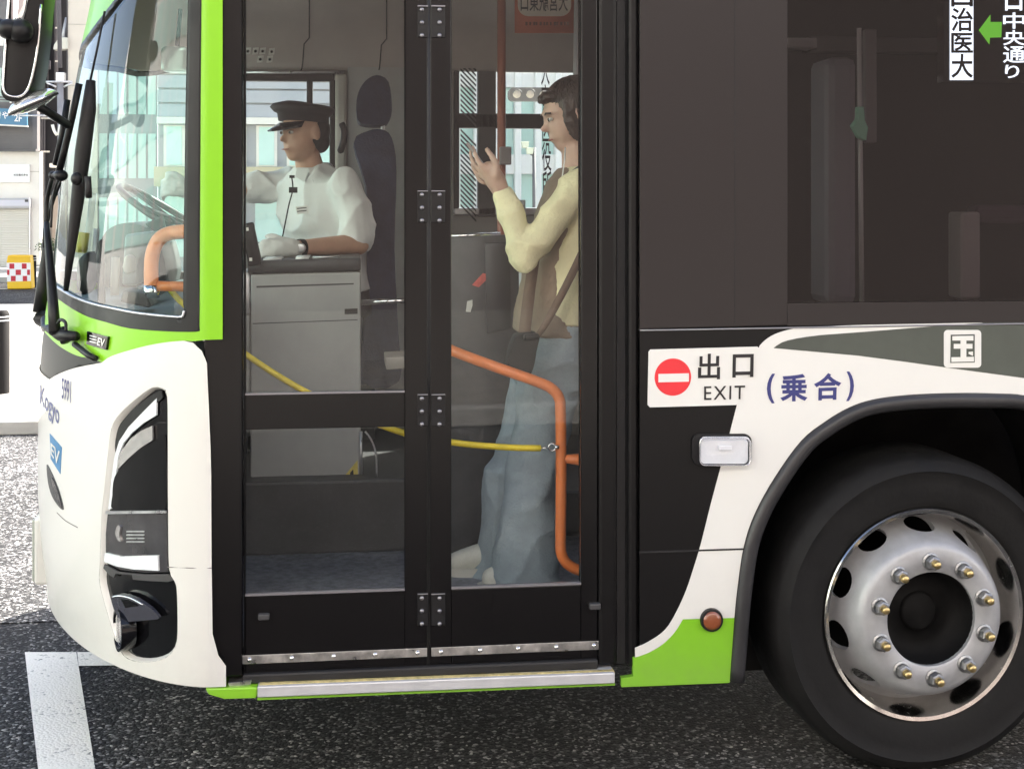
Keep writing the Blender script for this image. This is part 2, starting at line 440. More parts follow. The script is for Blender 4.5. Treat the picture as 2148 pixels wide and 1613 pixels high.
# ================================================================== the ground
def asphalt(name='asphalt', k=1.0):
    m = bpy.data.materials.new(name); m.use_nodes = True; N = m.node_tree.nodes; L = m.node_tree.links; b = N['Principled BSDF']
    tc = N.new('ShaderNodeTexCoord')
    vo = N.new('ShaderNodeTexVoronoi'); vo.inputs['Scale'].default_value = 105; L.new(tc.outputs['Object'], vo.inputs['Vector'])
    sp = N.new('ShaderNodeSeparateColor'); L.new(vo.outputs['Color'], sp.inputs[0])
    cr = N.new('ShaderNodeValToRGB'); e = cr.color_ramp.elements
    e[0].position = 0; e[0].color = (.012, .012, .0125, 1); e[1].position = 1; e[1].color = (.42, .405, .38, 1)
    for p, c in ((.40, .016), (.68, .040), (.86, .10), (.95, .22)):
        q = e.new(p); q.color = (c, c * .98, c * .97, 1)
    L.new(sp.outputs[0], cr.inputs[0])
    no = N.new('ShaderNodeTexNoise'); no.inputs['Scale'].default_value = 1.3; no.inputs['Detail'].default_value = 8; L.new(tc.outputs['Object'], no.inputs['Vector'])
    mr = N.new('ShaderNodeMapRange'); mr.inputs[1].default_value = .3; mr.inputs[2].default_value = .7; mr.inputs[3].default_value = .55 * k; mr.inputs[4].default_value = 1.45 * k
    L.new(no.outputs['Fac'], mr.inputs[0])
    mx = N.new('ShaderNodeMix'); mx.data_type = 'RGBA'; mx.blend_type = 'MULTIPLY'; mx.inputs['Factor'].default_value = 1
    L.new(cr.outputs[0], mx.inputs['A']); L.new(mr.outputs[0], mx.inputs['B']); L.new(mx.outputs['Result'], b.inputs['Base Color'])
    b.inputs['Roughness'].default_value = .7; b.inputs['Specular IOR Level'].default_value = .2
    bp = N.new('ShaderNodeBump'); bp.inputs['Strength'].default_value = .8; bp.inputs['Distance'].default_value = .006; bp.invert = True
    L.new(vo.outputs['Distance'], bp.inputs['Height']); L.new(bp.outputs[0], b.inputs['Normal'])
    return m
def paint():
    m = bpy.data.materials.new('worn_road_paint'); m.use_nodes = True; N = m.node_tree.nodes; L = m.node_tree.links; b = N['Principled BSDF']
    tc = N.new('ShaderNodeTexCoord')
    vo = N.new('ShaderNodeTexVoronoi'); vo.inputs['Scale'].default_value = 105; L.new(tc.outputs['Object'], vo.inputs['Vector'])
    sp = N.new('ShaderNodeSeparateColor'); L.new(vo.outputs['Color'], sp.inputs[0])
    no = N.new('ShaderNodeTexNoise'); no.inputs['Scale'].default_value = 7; no.inputs['Detail'].default_value = 5; L.new(tc.outputs['Object'], no.inputs['Vector'])
    ad = N.new('ShaderNodeMath'); ad.operation = 'MULTIPLY_ADD'; ad.inputs[1].default_value = .9; L.new(no.outputs['Fac'], ad.inputs[0]); L.new(sp.outputs[1], ad.inputs[2])
    cr = N.new('ShaderNodeValToRGB'); e = cr.color_ramp.elements; e[0].position = .28; e[0].color = (.06, .06, .06, 1); e[1].position = .52; e[1].color = (.92, .89, .82, 1)
    L.new(ad.outputs[0], cr.inputs[0]); L.new(cr.outputs[0], b.inputs['Base Color']); b.inputs['Roughness'].default_value = .6
    bp = N.new('ShaderNodeBump'); bp.inputs['Strength'].default_value = .4; bp.inputs['Distance'].default_value = .004; bp.invert = True
    L.new(vo.outputs['Distance'], bp.inputs['Height']); L.new(bp.outputs[0], b.inputs['Normal'])
    return m
def paving(name, c1, c2, mort, bw=.3, bh=.3):
    m = bpy.data.materials.new(name); m.use_nodes = True; N = m.node_tree.nodes; L = m.node_tree.links; b = N['Principled BSDF']
    tc = N.new('ShaderNodeTexCoord'); br = N.new('ShaderNodeTexBrick'); br.inputs['Scale'].default_value = 1
    br.inputs['Brick Width'].default_value = bw; br.inputs['Row Height'].default_value = bh; br.inputs['Mortar Size'].default_value = .006
    br.inputs['Color1'].default_value = (*c1, 1); br.inputs['Color2'].default_value = (*c2, 1); br.inputs['Mortar'].default_value = (*mort, 1)
    L.new(tc.outputs['Object'], br.inputs['Vector']); L.new(br.outputs['Color'], b.inputs['Base Color']); b.inputs['Roughness'].default_value = .75
    return m
g = MB(); g.add([(-150, -60, 0), (150, -60, 0), (150, 300, 0), (-150, 300, 0)], [(0, 1, 2, 3)])
road = struct(g.build('road', asphalt()))
# road sheet past the shadow line, sunlight put into its paler colour
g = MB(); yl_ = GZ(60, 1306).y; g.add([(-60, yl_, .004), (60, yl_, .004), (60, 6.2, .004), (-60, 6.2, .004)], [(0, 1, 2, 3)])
struct(g.build('road', asphalt('sunlit_asphalt', 2.3)))
# pavement behind the viewpoint, with its kerb (it mirrors in the doors)
g = MB(); g.box((-60, -60, .004), (60, -6.2, .14)); struct(g.build('pavement', paving('beige_paving', (.30, .275, .245), (.24, .225, .20), (.08, .07, .065), .3, .15)))
g = MB(); g.box((-60, -6.2, .004), (60, -6.03, .15)); struct(g.build('kerb', mat('kerb_stone', (.38, .37, .35), .8, var=.2, vscale=9), bevel=.012))
# opposite pavement
pav = mat('pale_concrete', (.40, .385, .355), .8, var=.12, vscale=2.5, bump=.1, bscale=30)
g = MB(); g.box((-60, 6.2, .004), (60, 17.5, .10)); struct(g.build('pavement', pav, bevel=.01))
g = MB(); g.box((-60, 24.6, .004), (60, 60, .12)); struct(g.build('pavement', pav, bevel=.01))
PNT = paint()
def marking(pts, label):
    g = MB(); P = [GZ(*p, .004) for p in pts]; g.v = [Vector(p) for p in P]; g.f = [tuple(range(len(P)))]
    o = g.build('road_marking', PNT); struct(o); return o
marking([(52, 1367), (160, 1367), (200, 1613), (205, 1660), (92, 1660), (80, 1613)], '')
o = marking([(162, 1367), (300, 1366), (300, 1394), (165, 1396)], '')
for py in (616, 1000):
    pass
g = MB(); a = GZ(-200, 601, .004); b_ = GZ(700, 590, .004)
g.add([(-20, 22.6, .004), (20, 22.6, .004), (20, 22.75, .004), (-20, 22.75, .004)], [(0, 1, 2, 3)]); struct(g.build('road_marking', PNT))
# ================================================================== the bus
def farh(pts):                                  # the far half: its corner post stands a little further forward
    return [(-2 * ARC - (s - .17 * max(0, min(1, (s + .5) / .5))), z) for s, z in reversed(pts)]
BUS = thing('city_bus', 'white, black and lime green city bus with its front doors closed', 'bus', (0.5, YC, 0))
ZTOP = 3.0
Z0 = EYE - (1441 - CY) / 762.6                  # lower edge of the bodywork
mid = -ARC
def both(pts_sil):                              # traced near half, closed along the middle of the front, then mirrored
    near = szl(pts_sil); return near
def full(near_open):                            # near half as an open line from the middle to the side and back to the middle
    far = farh(near_open)
    return near_open + far
# --- white lower front
wr = [(385, 715), (405, 719), (423, 736), (434, 762), (438, 849), (443, 998), (444, 1190), (446, 1329), (458, 1374), (474, 1396), (474, 1441)]
wtop = smooth2([(213, 761), (232, 748), (268, 736), (310, 725), (350, 718), (385, 715)], 4)
wedge = [to_sz(hit(213, 761))]
lens_z = to_sz(hit(213, 761))[1]
lampout = smooth2([(331, 806), (350, 812), (357, 830), (358, 923), (358, 1077), (361, 1205), (375, 1225), (378, 1329), (370, 1362), (350, 1384), (315, 1393), (278, 1391),
            (256, 1378), (243, 1350), (230, 1315), (212, 1256), (203, 1217), (204, 1181), (208, 1081), (216, 998), (222, 936), (229, 893), (247, 862), (277, 835), (312, 810)], 3, True)
lampin = smooth2([(331, 817), (341, 822), (345, 835), (346, 923), (347, 1077), (350, 1203), (364, 1217), (367, 1329), (360, 1360), (343, 1375), (315, 1383), (281, 1381),
           (262, 1371), (251, 1354), (238, 1315), (221, 1256), (213, 1217), (215, 1181), (219, 1081), (228, 998), (235, 936), (241, 896), (258, 871), (286, 844), (318, 819)], 3, True)
_A, _B = resample(lampout, 110), resample(lampin, 110)
lampout = [((a[0] + b[0]) / 2, (a[1] + b[1]) / 2) for a, b in ((a, min(_B, key=lambda q: (q[0] - a[0]) ** 2 + (q[1] - a[1]) ** 2)) for a in _A)]
lo_sz = szl(lampout)
lo_far = [(-2 * ARC - s, z) for s, z in reversed(lo_sz)]
top_near = szl(wtop); right = szl(wr)
# middle top of the white: under the dark panel
zdark_lo = to_sz(hit(105, 795))[1]
dk_low = szl(smooth2([(213, 761), (161, 771), (124, 784), (104, 796)], 3))
near = [(mid, dk_low[-1][1] - .004)] + dk_low[::-1] + top_near[1:] + right[1:-1] + [(to_sz(hit(474, 1441))[0], Z0), (-.05, Z0), (mid, Z0)]
outl = near[:-1]
far = [(-2 * ARC - s, z) for s, z in reversed(outl)]
FRONT = patch('front_panel', outl + far[:-1], M_WHITE, BUS, holes=[lo_sz, lo_far], solid=0)
# --- dark glossy strip under the wipers
dk_top = szl(smooth2([(213, 760), (190, 752), (161, 746), (130, 730), (108, 712), (92, 694)], 3))
o1 = [(mid, dk_top[-1][1] + .012)] + dk_top[::-1] + dk_low[1:] 
o1 = o1 + []
farp = [(-2 * ARC - s, z) for s, z in reversed(o1)]
patch('front_grille_panel', o1 + [(mid, dk_low[-1][1] - .003)] + farp[:-1], mat('grille_black', (.010, .013, .012), .4, spec=.25), BUS, off=-.004, solid=.008)
# --- green belt and corner pillar
fr_low = smooth2([(419, 690), (412, 696), (347, 695), (273, 689), (223, 676), (186, 665), (156, 650), (129, 632), (106, 615)], 3)
frl = szl(fr_low)
gp = szl([(467, 712), (430, 713), (405, 716)])
zt = ZTOP
s420 = to_sz(hit(419, 600))[0]; s467 = to_sz(hit(467, 600))[0]
near = [(mid, frl[-1][1] + .02)] + frl[::-1] + [(s420, frl[0][1] + .01), (s420, zt), (s467, zt)] + gp + top_near[::-1][:-1] + dk_top[0:] + [(mid, dk_top[-1][1] + .012)]
n2 = near[:]
farp = farh([(min(s, s420 + .012), z) for s, z in n2])
GREEN = patch('belt_panel', n2 + farp[1:-1] if False else n2 + farp, M_GREEN, BUS, solid=0)
# --- windscreen: black border with the glass let in
gl_low = smooth2([(387, 652), (385, 662), (374, 665), (297, 658), (248, 649), (198, 638), (159, 624), (129, 607), (106, 592)], 3)
gll = szl(gl_low); s387 = to_sz(hit(387, 400))[0]
gt = szl(smooth2([(258, -12), (225, 32), (195, 70), (166, 111)], 3))
gt = [(s387, gt[0][1] + .34), (gt[0][0] + .22, gt[0][1] + .27), (gt[0][0] + .10, gt[0][1] + .13)] + gt
zmt = gt[-1][1] - .02
g_near = [(mid, gll[-1][1] + .02)] + gll[::-1] + [(s387, gll[0][1] + .02)] + gt + [(mid, zmt)]
g_far = farh(g_near)
gpoly = g_near + g_far[1:-1]
ot = [(a + .008, b + .022) for a, b in gt]
ot[0] = (s420, gt[0][1] + .05)
o_near = [(mid, frl[-1][1] + .02)] + frl[::-1] + [(s420, frl[0][1] + .01)] + ot + [(mid, zmt + .022)]
o_far = farh(o_near)
WF = patch('windscreen_frame', o_near + o_far[1:-1], M_BLACKM, BUS, holes=[gpoly], off=.001, solid=.02)
patch('windscreen', gpoly, M_WINDGL, BUS, off=-.006, solid=0)
# bright seal line round the glass
mb = MB(); mb.tube([HF(x, y, .003) for x, y in gl_low], .004, 6); mb.build('seal', M_STEEL, WF, True)
# green head above the windscreen
h_near = [(mid, zmt + .024)] + [(a, b + .002) for a, b in ot[::-1]] + [(s420, zt), (mid, zt)]
h_far = farh(h_near)
patch('head_panel', h_near[:-1] + h_far[1:], M_GREEN, BUS, solid=0)
patch('head_lining', h_near[:-1] + h_far[1:], mat('lining_cream', (.62, .57, .50), .7), BUS, off=-.025, solid=.004)

# --- headlamp cluster set into the front
def ringloft(name, a, b, oa, ob, m, parent, n=90, smooth=True):
    A, B = resample(a, n), resample(b, n)
    k = min(range(n), key=lambda k: (Vector(A[0]) - Vector(B[k])).length); B = B[k:] + B[:k]
    rows = []
    for i in range(n + 1):
        p, q = A[i % n], B[i % n]; P, Q = hit(*p), hit(*q); rows.append([P + nrm(P) * oa, (P + nrm(P) * oa).lerp(Q + nrm(Q) * ob, .5) + nrm(P) * (oa - ob) * .18, Q + nrm(Q) * ob])
    mb = MB(); mb.strip(rows); return mb.build(name, m, parent, smooth)
ringloft('lamp_surround', lampout, lampin, -.0005, -.016, M_WHITE, FRONT)
HL = decal('headlamp', lampin, M_GLOSSB, BUS, h=-.016, base=.012, sub=18)
def deep(h): return lambda px, py, e=0.0: HF(px, py, h + e)
def lamp_part(name, poly, m, h, sub=14, base=.006): return decal(name, poly, m, HL, h=h, base=base, sub=sub)
M_REFL = mat('lamp_reflector', (.80, .78, .76), .18, metal=.8, var=.2, vscale=40)
M_DRL = mat('light_guide', (.86, .88, .90), .25, coat=1, var=.05, vscale=30)
lamp_part('housing_trim', smooth2([(330, 820), (335, 826), (334, 838), (300, 862), (270, 890), (252, 912), (244, 934), (240, 960), (236, 935), (243, 898), (260, 874), (290, 846)], 3, True), M_BLACKM, -.008)
lamp_part('daytime_running_light', [(325, 836), (324, 872), (297, 888), (272, 909), (254, 931), (244, 958), (236, 1020), (229, 1068), (223, 1069), (229, 1010), (236, 958), (246, 926), (266, 896), (296, 865)], M_DRL, -.006)
lamp_part('reflector', [(315, 894), (316, 924), (288, 942), (262, 965), (243, 985), (241, 968), (250, 946), (270, 920), (292, 904)], M_REFL, -.007)
lamp_part('lamp_cover', smooth2([(340, 915), (344, 930), (345, 1068), (300, 1072), (236, 1070), (233, 1040), (238, 1000), (262, 970), (290, 944), (318, 927)], 3, True), M_GLOSSB, -.004)
LL = lamp_part('lower_lamp', [(222, 1078), (346, 1076), (348, 1200), (300, 1202), (250, 1196), (218, 1181), (218, 1120)], mat('smoked_lens', (.05, .048, .052), .10, coat=1, var=.3, vscale=10), -.006)
lamp_part('indicator', [(219, 1160), (250, 1167), (331, 1165), (332, 1197), (280, 1194), (245, 1188), (218, 1178)], M_DRL, .000)
lamp_part('lamp_bulb', smooth2([(246, 1102), (251, 1106), (249, 1122), (252, 1136), (245, 1130), (241, 1116)], 3, True), M_REFL, -.001)
for k in range(4):
    lamp_part('lamp_fin', [(263, 1114 + k * 7.2), (300, 1114 + k * 7.2), (300, 1116.5 + k * 7.2), (263, 1116.5 + k * 7.2)], M_STEEL, -.003)
lamp_part('lamp_edge', [(222, 1072), (347, 1071), (347, 1076), (222, 1078)], M_STEEL, .001)
lamp_part('light_gap', [(216, 1184), (246, 1200), (300, 1205), (350, 1205), (364, 1217), (350, 1221), (310, 1219), (276, 1216), (274, 1206), (240, 1204), (236, 1212), (226, 1206), (214, 1192)], M_DKGREY, -.004)
# fog lamp under its hood
c = HF(256, 1318, .002); ax = Vector((-.93, -.36, 0)).normalized()
mb = MB(); mb.lathe([(.058, -.03), (.062, .008), (.062, .012), (.055, .012), (.053, -.004)], c, ax, 32); fog = mb.build('fog_lamp', M_GLOSSB, BUS, True, auto=40)
mb = MB(); mb.lathe([(.053, -.002), (.040, .003), (.02, -.003), (.0005, -.006)], c, ax, 32); mb.build('reflector', M_REFL, fog, True)
mb = MB(); mb.lathe([(.054, .005), (.035, .011), (.0005, .013)], c, ax, 32); mb.build('lens', M_LENS, fog, True)
hood = smooth2([(244, 1248), (258, 1245), (278, 1249), (297, 1258), (318, 1272), (334, 1288), (336, 1296), (318, 1298), (275, 1301), (260, 1296), (252, 1280), (246, 1266)], 3, True)
def hood_on(px, py, h=0.0):
    t = max(0, min(1, (px - 240) / 100)); return HF(px, py, h * (1 - .55 * t))
decal('fog_lamp_hood', hood, mat('hood_plastic', (.05, .05, .065), .18, coat=1, var=.2, vscale=8), HL, h=.016, base=.022, sub=9, smooth=False, bevel=.004, on=hood_on)
decal('hood_window', [(262, 1252), (276, 1254), (293, 1263), (299, 1268), (272, 1272), (268, 1264)], M_GLOSSB, HL, h=.0175, base=.004, on=hood_on)
mb = MB(); mb.tube([hood_on(x, y, .017) for x, y in smooth2([(246, 1249), (260, 1247), (282, 1252), (306, 1266)], 4)], .0022, 6); mb.build('hood_trim', M_CHROME, HL, True)
# body joint lines
for nm, pts in (('panel_joint', [(352, 1189), (400, 1191), (444, 1191)]), 
                ('panel_joint', smooth2([(120, 1075), (138, 1092), (163, 1106)], 3))):
    mb = MB(); mb.tube([HF(x, y, .0005) for x, y in pts], .0014, 5); mb.build(nm, mat('joint_grey', (.22, .2, .19), .8), FRONT)
# front air slot
decal('air_slot', smooth2([(99, 975), (106, 985), (118, 1012), (128, 1040), (134, 1068), (124, 1062), (110, 1040), (102, 1012)], 3, True), M_DKGREY, BUS, h=.002, sub=12)
decal('slot_grille', smooth2([(110, 1003), (116, 1010), (126, 1036), (132, 1064), (126, 1058), (116, 1034)], 3, True), M_GLOSSB, BUS, h=.004, sub=12)
# number plate in its holder, proud of the middle of the front
zpl0, zpl1 = .365, .60
xn = nose(.45)
PLT = MB().box((xn - .004, YC - .235, zpl0), (xn + .06, YC + .235, zpl1)).build('plate_holder', M_WHITE, BUS, bevel=.012)
MB().box((xn - .013, YC - .22, zpl0 + .012), (xn - .003, YC + .22, zpl1 - .012)).build('number_plate', mat('plate_green', (.42, .45, .40), .45, var=.2, vscale=30), PLT, bevel=.003)
for dy in (-.15, .15):
    MB().lathe([(.0, .012), (.012, .01), (.012, 0)], (xn - .012, YC + dy, zpl1 - .035), (-1, 0, 0), 12).build('plate_bolt', M_STEEL, PLT)
for k, (dy, wd) in enumerate(((-.13, .05), (-.05, .06), (.04, .06), (.13, .06))):
    MB().box((xn - .015, YC + dy - wd / 2, zpl0 + .04), (xn - .0125, YC + dy - wd / 2 + .018, zpl0 + .14)).build('plate_digit', mat('plate_ink', (.05, .12, .07), .6), PLT)
    MB().box((xn - .015, YC + dy + .01, zpl0 + .04), (xn - .0125, YC + dy + .024, zpl0 + .14)).build('plate_digit', mat('plate_ink', (.05, .12, .07), .6), PLT)
# lettering on the front
M_NAVY = mat('navy_print', (.045, .05, .20), .4)
M_BLUE = mat('blue_print', (.03, .20, .42), .4)
lettering('5991', [(130, 792), (150, 799), (149, 846), (130, 836)], M_NAVY, BUS, h=.0012, bold=.01)
lettering('Kogyo', [(85, 806), (125, 850), (124, 905), (84, 858)], mat('script_print', (.09, .11, .28), .4), BUS, h=.0012, bold=.012)
EVB = decal('emblem', [(105, 909), (130, 938), (127, 994), (107, 962)], M_BLUE, BUS, h=.0014, base=.002, sub=8)
lettering('EV', [(108, 928), (127, 947), (125, 980), (108, 952)], M_WHITE, EVB, h=.0028, bold=.02)
BDG = decal('badge', [(188, 695), (231, 706), (227, 734), (186, 722)], M_GLOSSB, BUS, h=.008, base=.008, sub=12)
lettering('EV', [(212, 708), (227, 712), (224, 728), (210, 724)], M_WHITE, BDG, h=.0095, bold=.02)
for k in range(3): decal('badge_bar', [(194, 703 + k * 6), (208, 706.5 + k * 6), (208, 708.5 + k * 6), (194, 705 + k * 6)], M_STEEL, BDG, h=.009, base=.002)
# ================================================================== the bus side
def X(px, y=0.0): return S(px, 420, y).x
def Zs(px, py, y=0.0): return S(px, py, y).z
LEN = 9.4
M_VINYLW = mat('white_vinyl', (.81, .80, .765), .35, coat=.3, var=.01, vscale=1.5)
M_VINYLG = mat('green_vinyl', (.22, .55, .012), .4, coat=.15, var=.05, vscale=4)
M_BLACKS = mat('satin_black', (.0055, .005, .0054), .36, spec=.30, var=.04, vscale=1)
M_HAZE = mat('hazed_black', (.026, .0212, .0212), .3, var=.03, vscale=1, spec=.35)  # black with reflected haze put into the colour, upper side only
dirt(M_VINYLW, .33, .7, .3); dirt(M_VINYLG, .33, .5, .4)
# front door post behind the white and green skins
MB().box((X(425), .014, Z0 + .02), (X(507), .07, ZTOP)).build('door_post', M_BLACK, BUS, bevel=.006)
MB().box((X(424), .0145, Zs(440, 716)), (X(467), .03, Zs(440, 709))).build('post_trim', M_STEEL, BUS)
# door leaves
YD = .034
def leaf(name, xl, xr, gl, gr, zb, zg, zt_, rail=None):
    x0, x1, g0, g1 = X(xl), X(xr), X(gl), X(gr); mb = MB(); y0, y1 = YD, YD + .036
    mb.box((x0, y0, zb), (g0, y1, ZTOP - .2)); mb.box((g1, y0, zb), (x1, y1, ZTOP - .2))
    mb.box((g0, y0, zb), (g1, y1, zg)); mb.box((g0, y0, zt_), (g1, y1, ZTOP - .2))
    if rail: mb.box((g0, y0 + .002, rail[0]), (g1, y1, rail[1]))
    d = mb.build(name, M_BLACK, BUS, bevel=.004)
    gm = MB(); gm.box((g0 - .002, y0 + .016, zg - .002), (g1 + .002, y0 + .017, zt_ + .002))
    gm = MB(); gm.add([(g0, y0 + .016, zg), (g1, y0 + .016, zg), (g1, y0 + .016, zt_), (g0, y0 + .016, zt_)], [(0, 1, 2, 3)])
    gm.build('pane', M_DOORGL, d, fix=False)
    # bright bead along the foot of the glass
    MB().box((g0, y0 - .002, zg - .001), (g1, y0 + .012, zg + .005)).build('glass_bead', mat('dull_bead', (.30, .29, .31), .4, metal=.6), d)
    if rail: MB().box((g0, y0 - .001, rail[1] - .001), (g1, y0 + .012, rail[1] + .004)).build('glass_bead', mat('dull_bead', (.30, .29, .31)), d)
    return d
zb = Zs(700, 1412)
D1 = leaf('door_leaf', 509, 898, 512.5, 850, zb, Zs(680, 1251), 2.62, (Zs(680, 903), Zs(680, 829)))
D2 = leaf('door_leaf', 903, 1258, 949, 1223, zb, Zs(1085, 1237), 2.62)
def boxpx(x0, y0, x1, y1, d0, d1):              # box whose face fills those photo pixels at depth d0
    a = S(x0, y1, d0); b = S(x1, y0, d0); return (a.x, d0, a.z), (b.x, d1, b.z)
M_BOLT = mat('bolt_steel', (.32, .31, .33), .35, metal=.8)
for d, side in ((D1, (876, 898, 885)), (D2, (905, 934, 922))):
    for py in (17, 405, 832, 1250):
        h = MB(); a, b = boxpx(side[0], py - 5, side[1], py + 62, YD - .003, YD + .001); h.box(a, b); hg = h.build('hinge', M_BLACKM, d, bevel=.001)
        h = MB(); a, b = boxpx(side[0], py - 5, side[1], py - 2.5, YD - .008, YD); h.box(a, b); h.build('hinge_lip', M_BOLT, d, bevel=.001)
        for k in range(3):
            c = S(side[2], py + 4 + k * 27, YD - .003); MB().lathe([(.0001, .005), (.0045, .0045), (.0062, .002), (.0065, 0)], c, (0, -1, 0), 10).build('bolt', M_BOLT, d, True)
    xs_ = (523, 612, 700, 787, 876) if d is D1 else (925, 1007, 1087, 1167, 1246)
    e0, e1 = (507, 896) if d is D1 else (905, 1256)
    f = lambda px: 1383 + (px - 507) * (-31 / 749) + 1
    pl = [S(e0, f(e0) - 9, YD - .004), S(e1, f(e1) - 9, YD - .004), S(e1, f(e1) + 9, YD - .004), S(e0, f(e0) + 9, YD - .004)]
    ks = MB().prism(pl, (0, .004, 0)).build('kick_strip', M_ALU, d, bevel=.001)
    for px in xs_:
        MB().lathe([(.0001, .006), (.004, .0055), (.0064, .003), (.007, 0)], S(px, f(px), YD - .004), (0, -1, 0), 12).build('rivet', M_CHROME, d, True)
for d, px, py in ((D1, 553, 1297), (D2, 1249, 1275)):
    a, b = boxpx(px - 12, py - 9, px + 12, py + 5, YD - .02, YD); MB().box(a, b).build('door_stop', M_DKGREY, d, bevel=.004)
MB().tube([(X(900.5), YD + .004, zb), (X(900.5), YD + .004, ZTOP - .2)], .006, 10).build('door_seal', M_RUBBER, BUS, True)
MB().box((X(507), .02, zb - .028), (X(1258), .06, zb)).build('door_brush', M_RUBBER, BUS, bevel=.006)
# rear door post with its rubber hollow
MB().box((X(1258.5), .030, Z0), (X(1300), .075, ZTOP)).build('door_post', M_BLACKS, BUS, bevel=.012)
MB().box((X(1300), .048, Z0), (X(1319), .08, ZTOP)).build('post_rubber', M_RUBBER, BUS)
MB().box((X(1319), .010, Z0), (X(1342), .07, ZTOP)).build('door_post', M_BLACKS, BUS, bevel=.010)
# step under the doors
st = [S(540, 1440, -.012), S(1290, 1411, -.012), S(1290, 1433, -.012), S(540, 1463, -.012)]
STEP = MB().prism(st, (0, .12, 0)).build('step_edge', mat('step_aluminium', (.66, .655, .67), .42, metal=.35, var=.12, vscale=9), BUS, bevel=.003)
ye = [S(545, 1434, .004), S(1288, 1406, .004), S(1290, 1412, -.008), S(541, 1441, -.008)]
mb = MB(); mb.prism(ye, (0, .05, -.004)); mb.build('yellow_edging', mat('worn_yellow', (.62, .50, .22), .6, var=.5, vscale=30), BUS)
gs = [S(431, 1444, -.004), S(540, 1441, -.004), S(538, 1464, -.004), S(470, 1466, -.004), S(436, 1456, -.004)]
MB().prism(gs, (0, .10, 0)).build('step_end', M_GREEN, BUS, bevel=.004)
gs = [S(540, 1463, .0), S(1290, 1433, .0), S(1290, 1437, .0), S(540, 1468, .0)]
MB().prism(gs, (0, .1, 0)).build('step_underedge', M_VINYLG, BUS)
gs = [S(478, 1432, .012), S(528, 1427, .012), S(526, 1436, .012), S(480, 1440, .012)]
MB().prism(gs, (0, .06, 0)).build('step_bracket', M_ALU, BUS, bevel=.002)
# upper black side and the dark side window
zl = lambda px: Zs(px, 691 - (px - 1342) * .0236)
xr = 3.0
zR = Zs(2148, 672) - .002
mb = MB(); mb.prism([(X(1342), 0, zl(1342)), (X(1652), 0, zl(1652)), (X(1652), 0, ZTOP), (X(1342), 0, ZTOP)], (0, .035, 0)); mb.build('side_panel', M_HAZE, BUS, bevel=.003)
zw = Zs(1900, 634)
mb = MB(); mb.prism([(X(1652), .0005, zl(1652)), (xr, .0005, zR), (xr, .0005, zw), (X(1652), .0005, zw)], (0, .035, 0)); mb.build('window_sill', M_HAZE, BUS)
mb = MB(); mb.add([(X(1652), .010, zw), (xr, .010, zw), (xr, .010, 2.75), (X(1652), .010, 2.75)], [(0, 1, 2, 3)]); WIN = mb.build('side_window', M_PRIV, BUS, fix=False)
MB().box((X(1652), 0, 2.75), (xr, .035, ZTOP)).build('window_head', M_BLACK, BUS)
MB().tube([(X(1342), -.002, zl(1342) - .003), (xr, -.002, zR - .003)], .0028, 6).build('belt_moulding', mat('dull_bead', (.3, .29, .31)), BUS, True)
MB().box((X(1541), -.0008, zl(1541)), (X(1542.5), .002, ZTOP)).build('panel_joint', M_RUBBER, BUS)
# lower side with the wheel arch cut out
ARCH = [(1530, 1432), (1540, 1295), (1548, 1220), (1560, 1144), (1583, 1076), (1625, 1000), (1680, 924), (1730, 884), (1779, 855), (1829, 838), (1903, 828), (2002, 824),
        (2090, 825), (2148, 829), (2220, 850), (2285, 900), (2340, 980), (2370, 1080), (2385, 1200), (2395, 1295), (2400, 1420)]
AR = smooth2(ARCH, 4)
low = [(1342, 694), (1500, 690), (1650, 687), (2148, 676), (2520, 667), (2520, 1408), (2400, 1413)]
poly = [S(*p) for p in low] + [S(*p) for p in reversed(AR)] + [S(1530, 1434), S(1342, 1442)]
LOW = MB().prism(poly, (0, .02, 0)).build('lower_panel', M_BLACKS, BUS)
wedge_top = [(1622, 730), (1640, 718), (1670, 710), (1720, 703), (1800, 697), (1900, 689), (2000, 681), (2060, 677.5), (2148, 676), (2520, 669)]
wedge_bot = [(1622, 730), (1700, 737), (1800, 746), (1900, 759), (2000, 773), (2148, 793), (2520, 846)]
wt = smooth2([(1590, 729), (1604, 714), (1625, 701), (1655, 691.5), (1690, 686.5), (1740, 684.5), (1800, 682), (1950, 679), (2060, 677)], 3)
white = [(1546, 848), (1592, 729)] + wt[1:] + smooth2(wedge_top[:8], 2)[::-1] + wedge_bot[1:-1] + [(2300, 815), (2300, 913)] + [p for p in reversed(AR) if p[0] < 2299 and p[1] < 1294]
GCURVE = smooth2([(1432, 1298), (1415, 1325), (1390, 1350), (1360, 1368), (1332, 1378)], 5)
white += [(1540, 1295)] + GCURVE + smooth2([(1332, 1358), (1360, 1345), (1395, 1320), (1420, 1280), (1440, 1235), (1455, 1190), (1470, 1140), (1490, 1060), (1510, 985), (1530, 910)], 4)
WG = decal('white_graphic', white, M_VINYLW, BUS, h=.002, base=.003)
decal('dark_graphic', wedge_bot[:-1] + [(2300, 815), (2300, 672.5)] + wedge_top[::-1][1:-1], mat('dark_green_vinyl', (.055, .066, .055), .3, coat=.4, var=.2, vscale=3), BUS, h=.0025, base=.003)
decal('green_graphic', [(1540, 1295), (1530, 1431), (1303, 1440), (1303, 1421), (1328, 1418), (1328, 1380)] + [(a, b + .5) for a, b in GCURVE[::-1]], M_VINYLG, BUS, h=.0024, base=.02)
MB().box((X(1340), -.0035, Zs(1450, 1156)), (X(1562), -.001, Zs(1450, 1152.5))).build('panel_joint', M_RUBBER, BUS)
ks = decal('kanji_badge', rrect(1979, 692, 2057, 771, 8), M_VINYLW, BUS, h=.004, base=.0015)
M_INK = mat('black_print', (.02, .018, .02), .45)
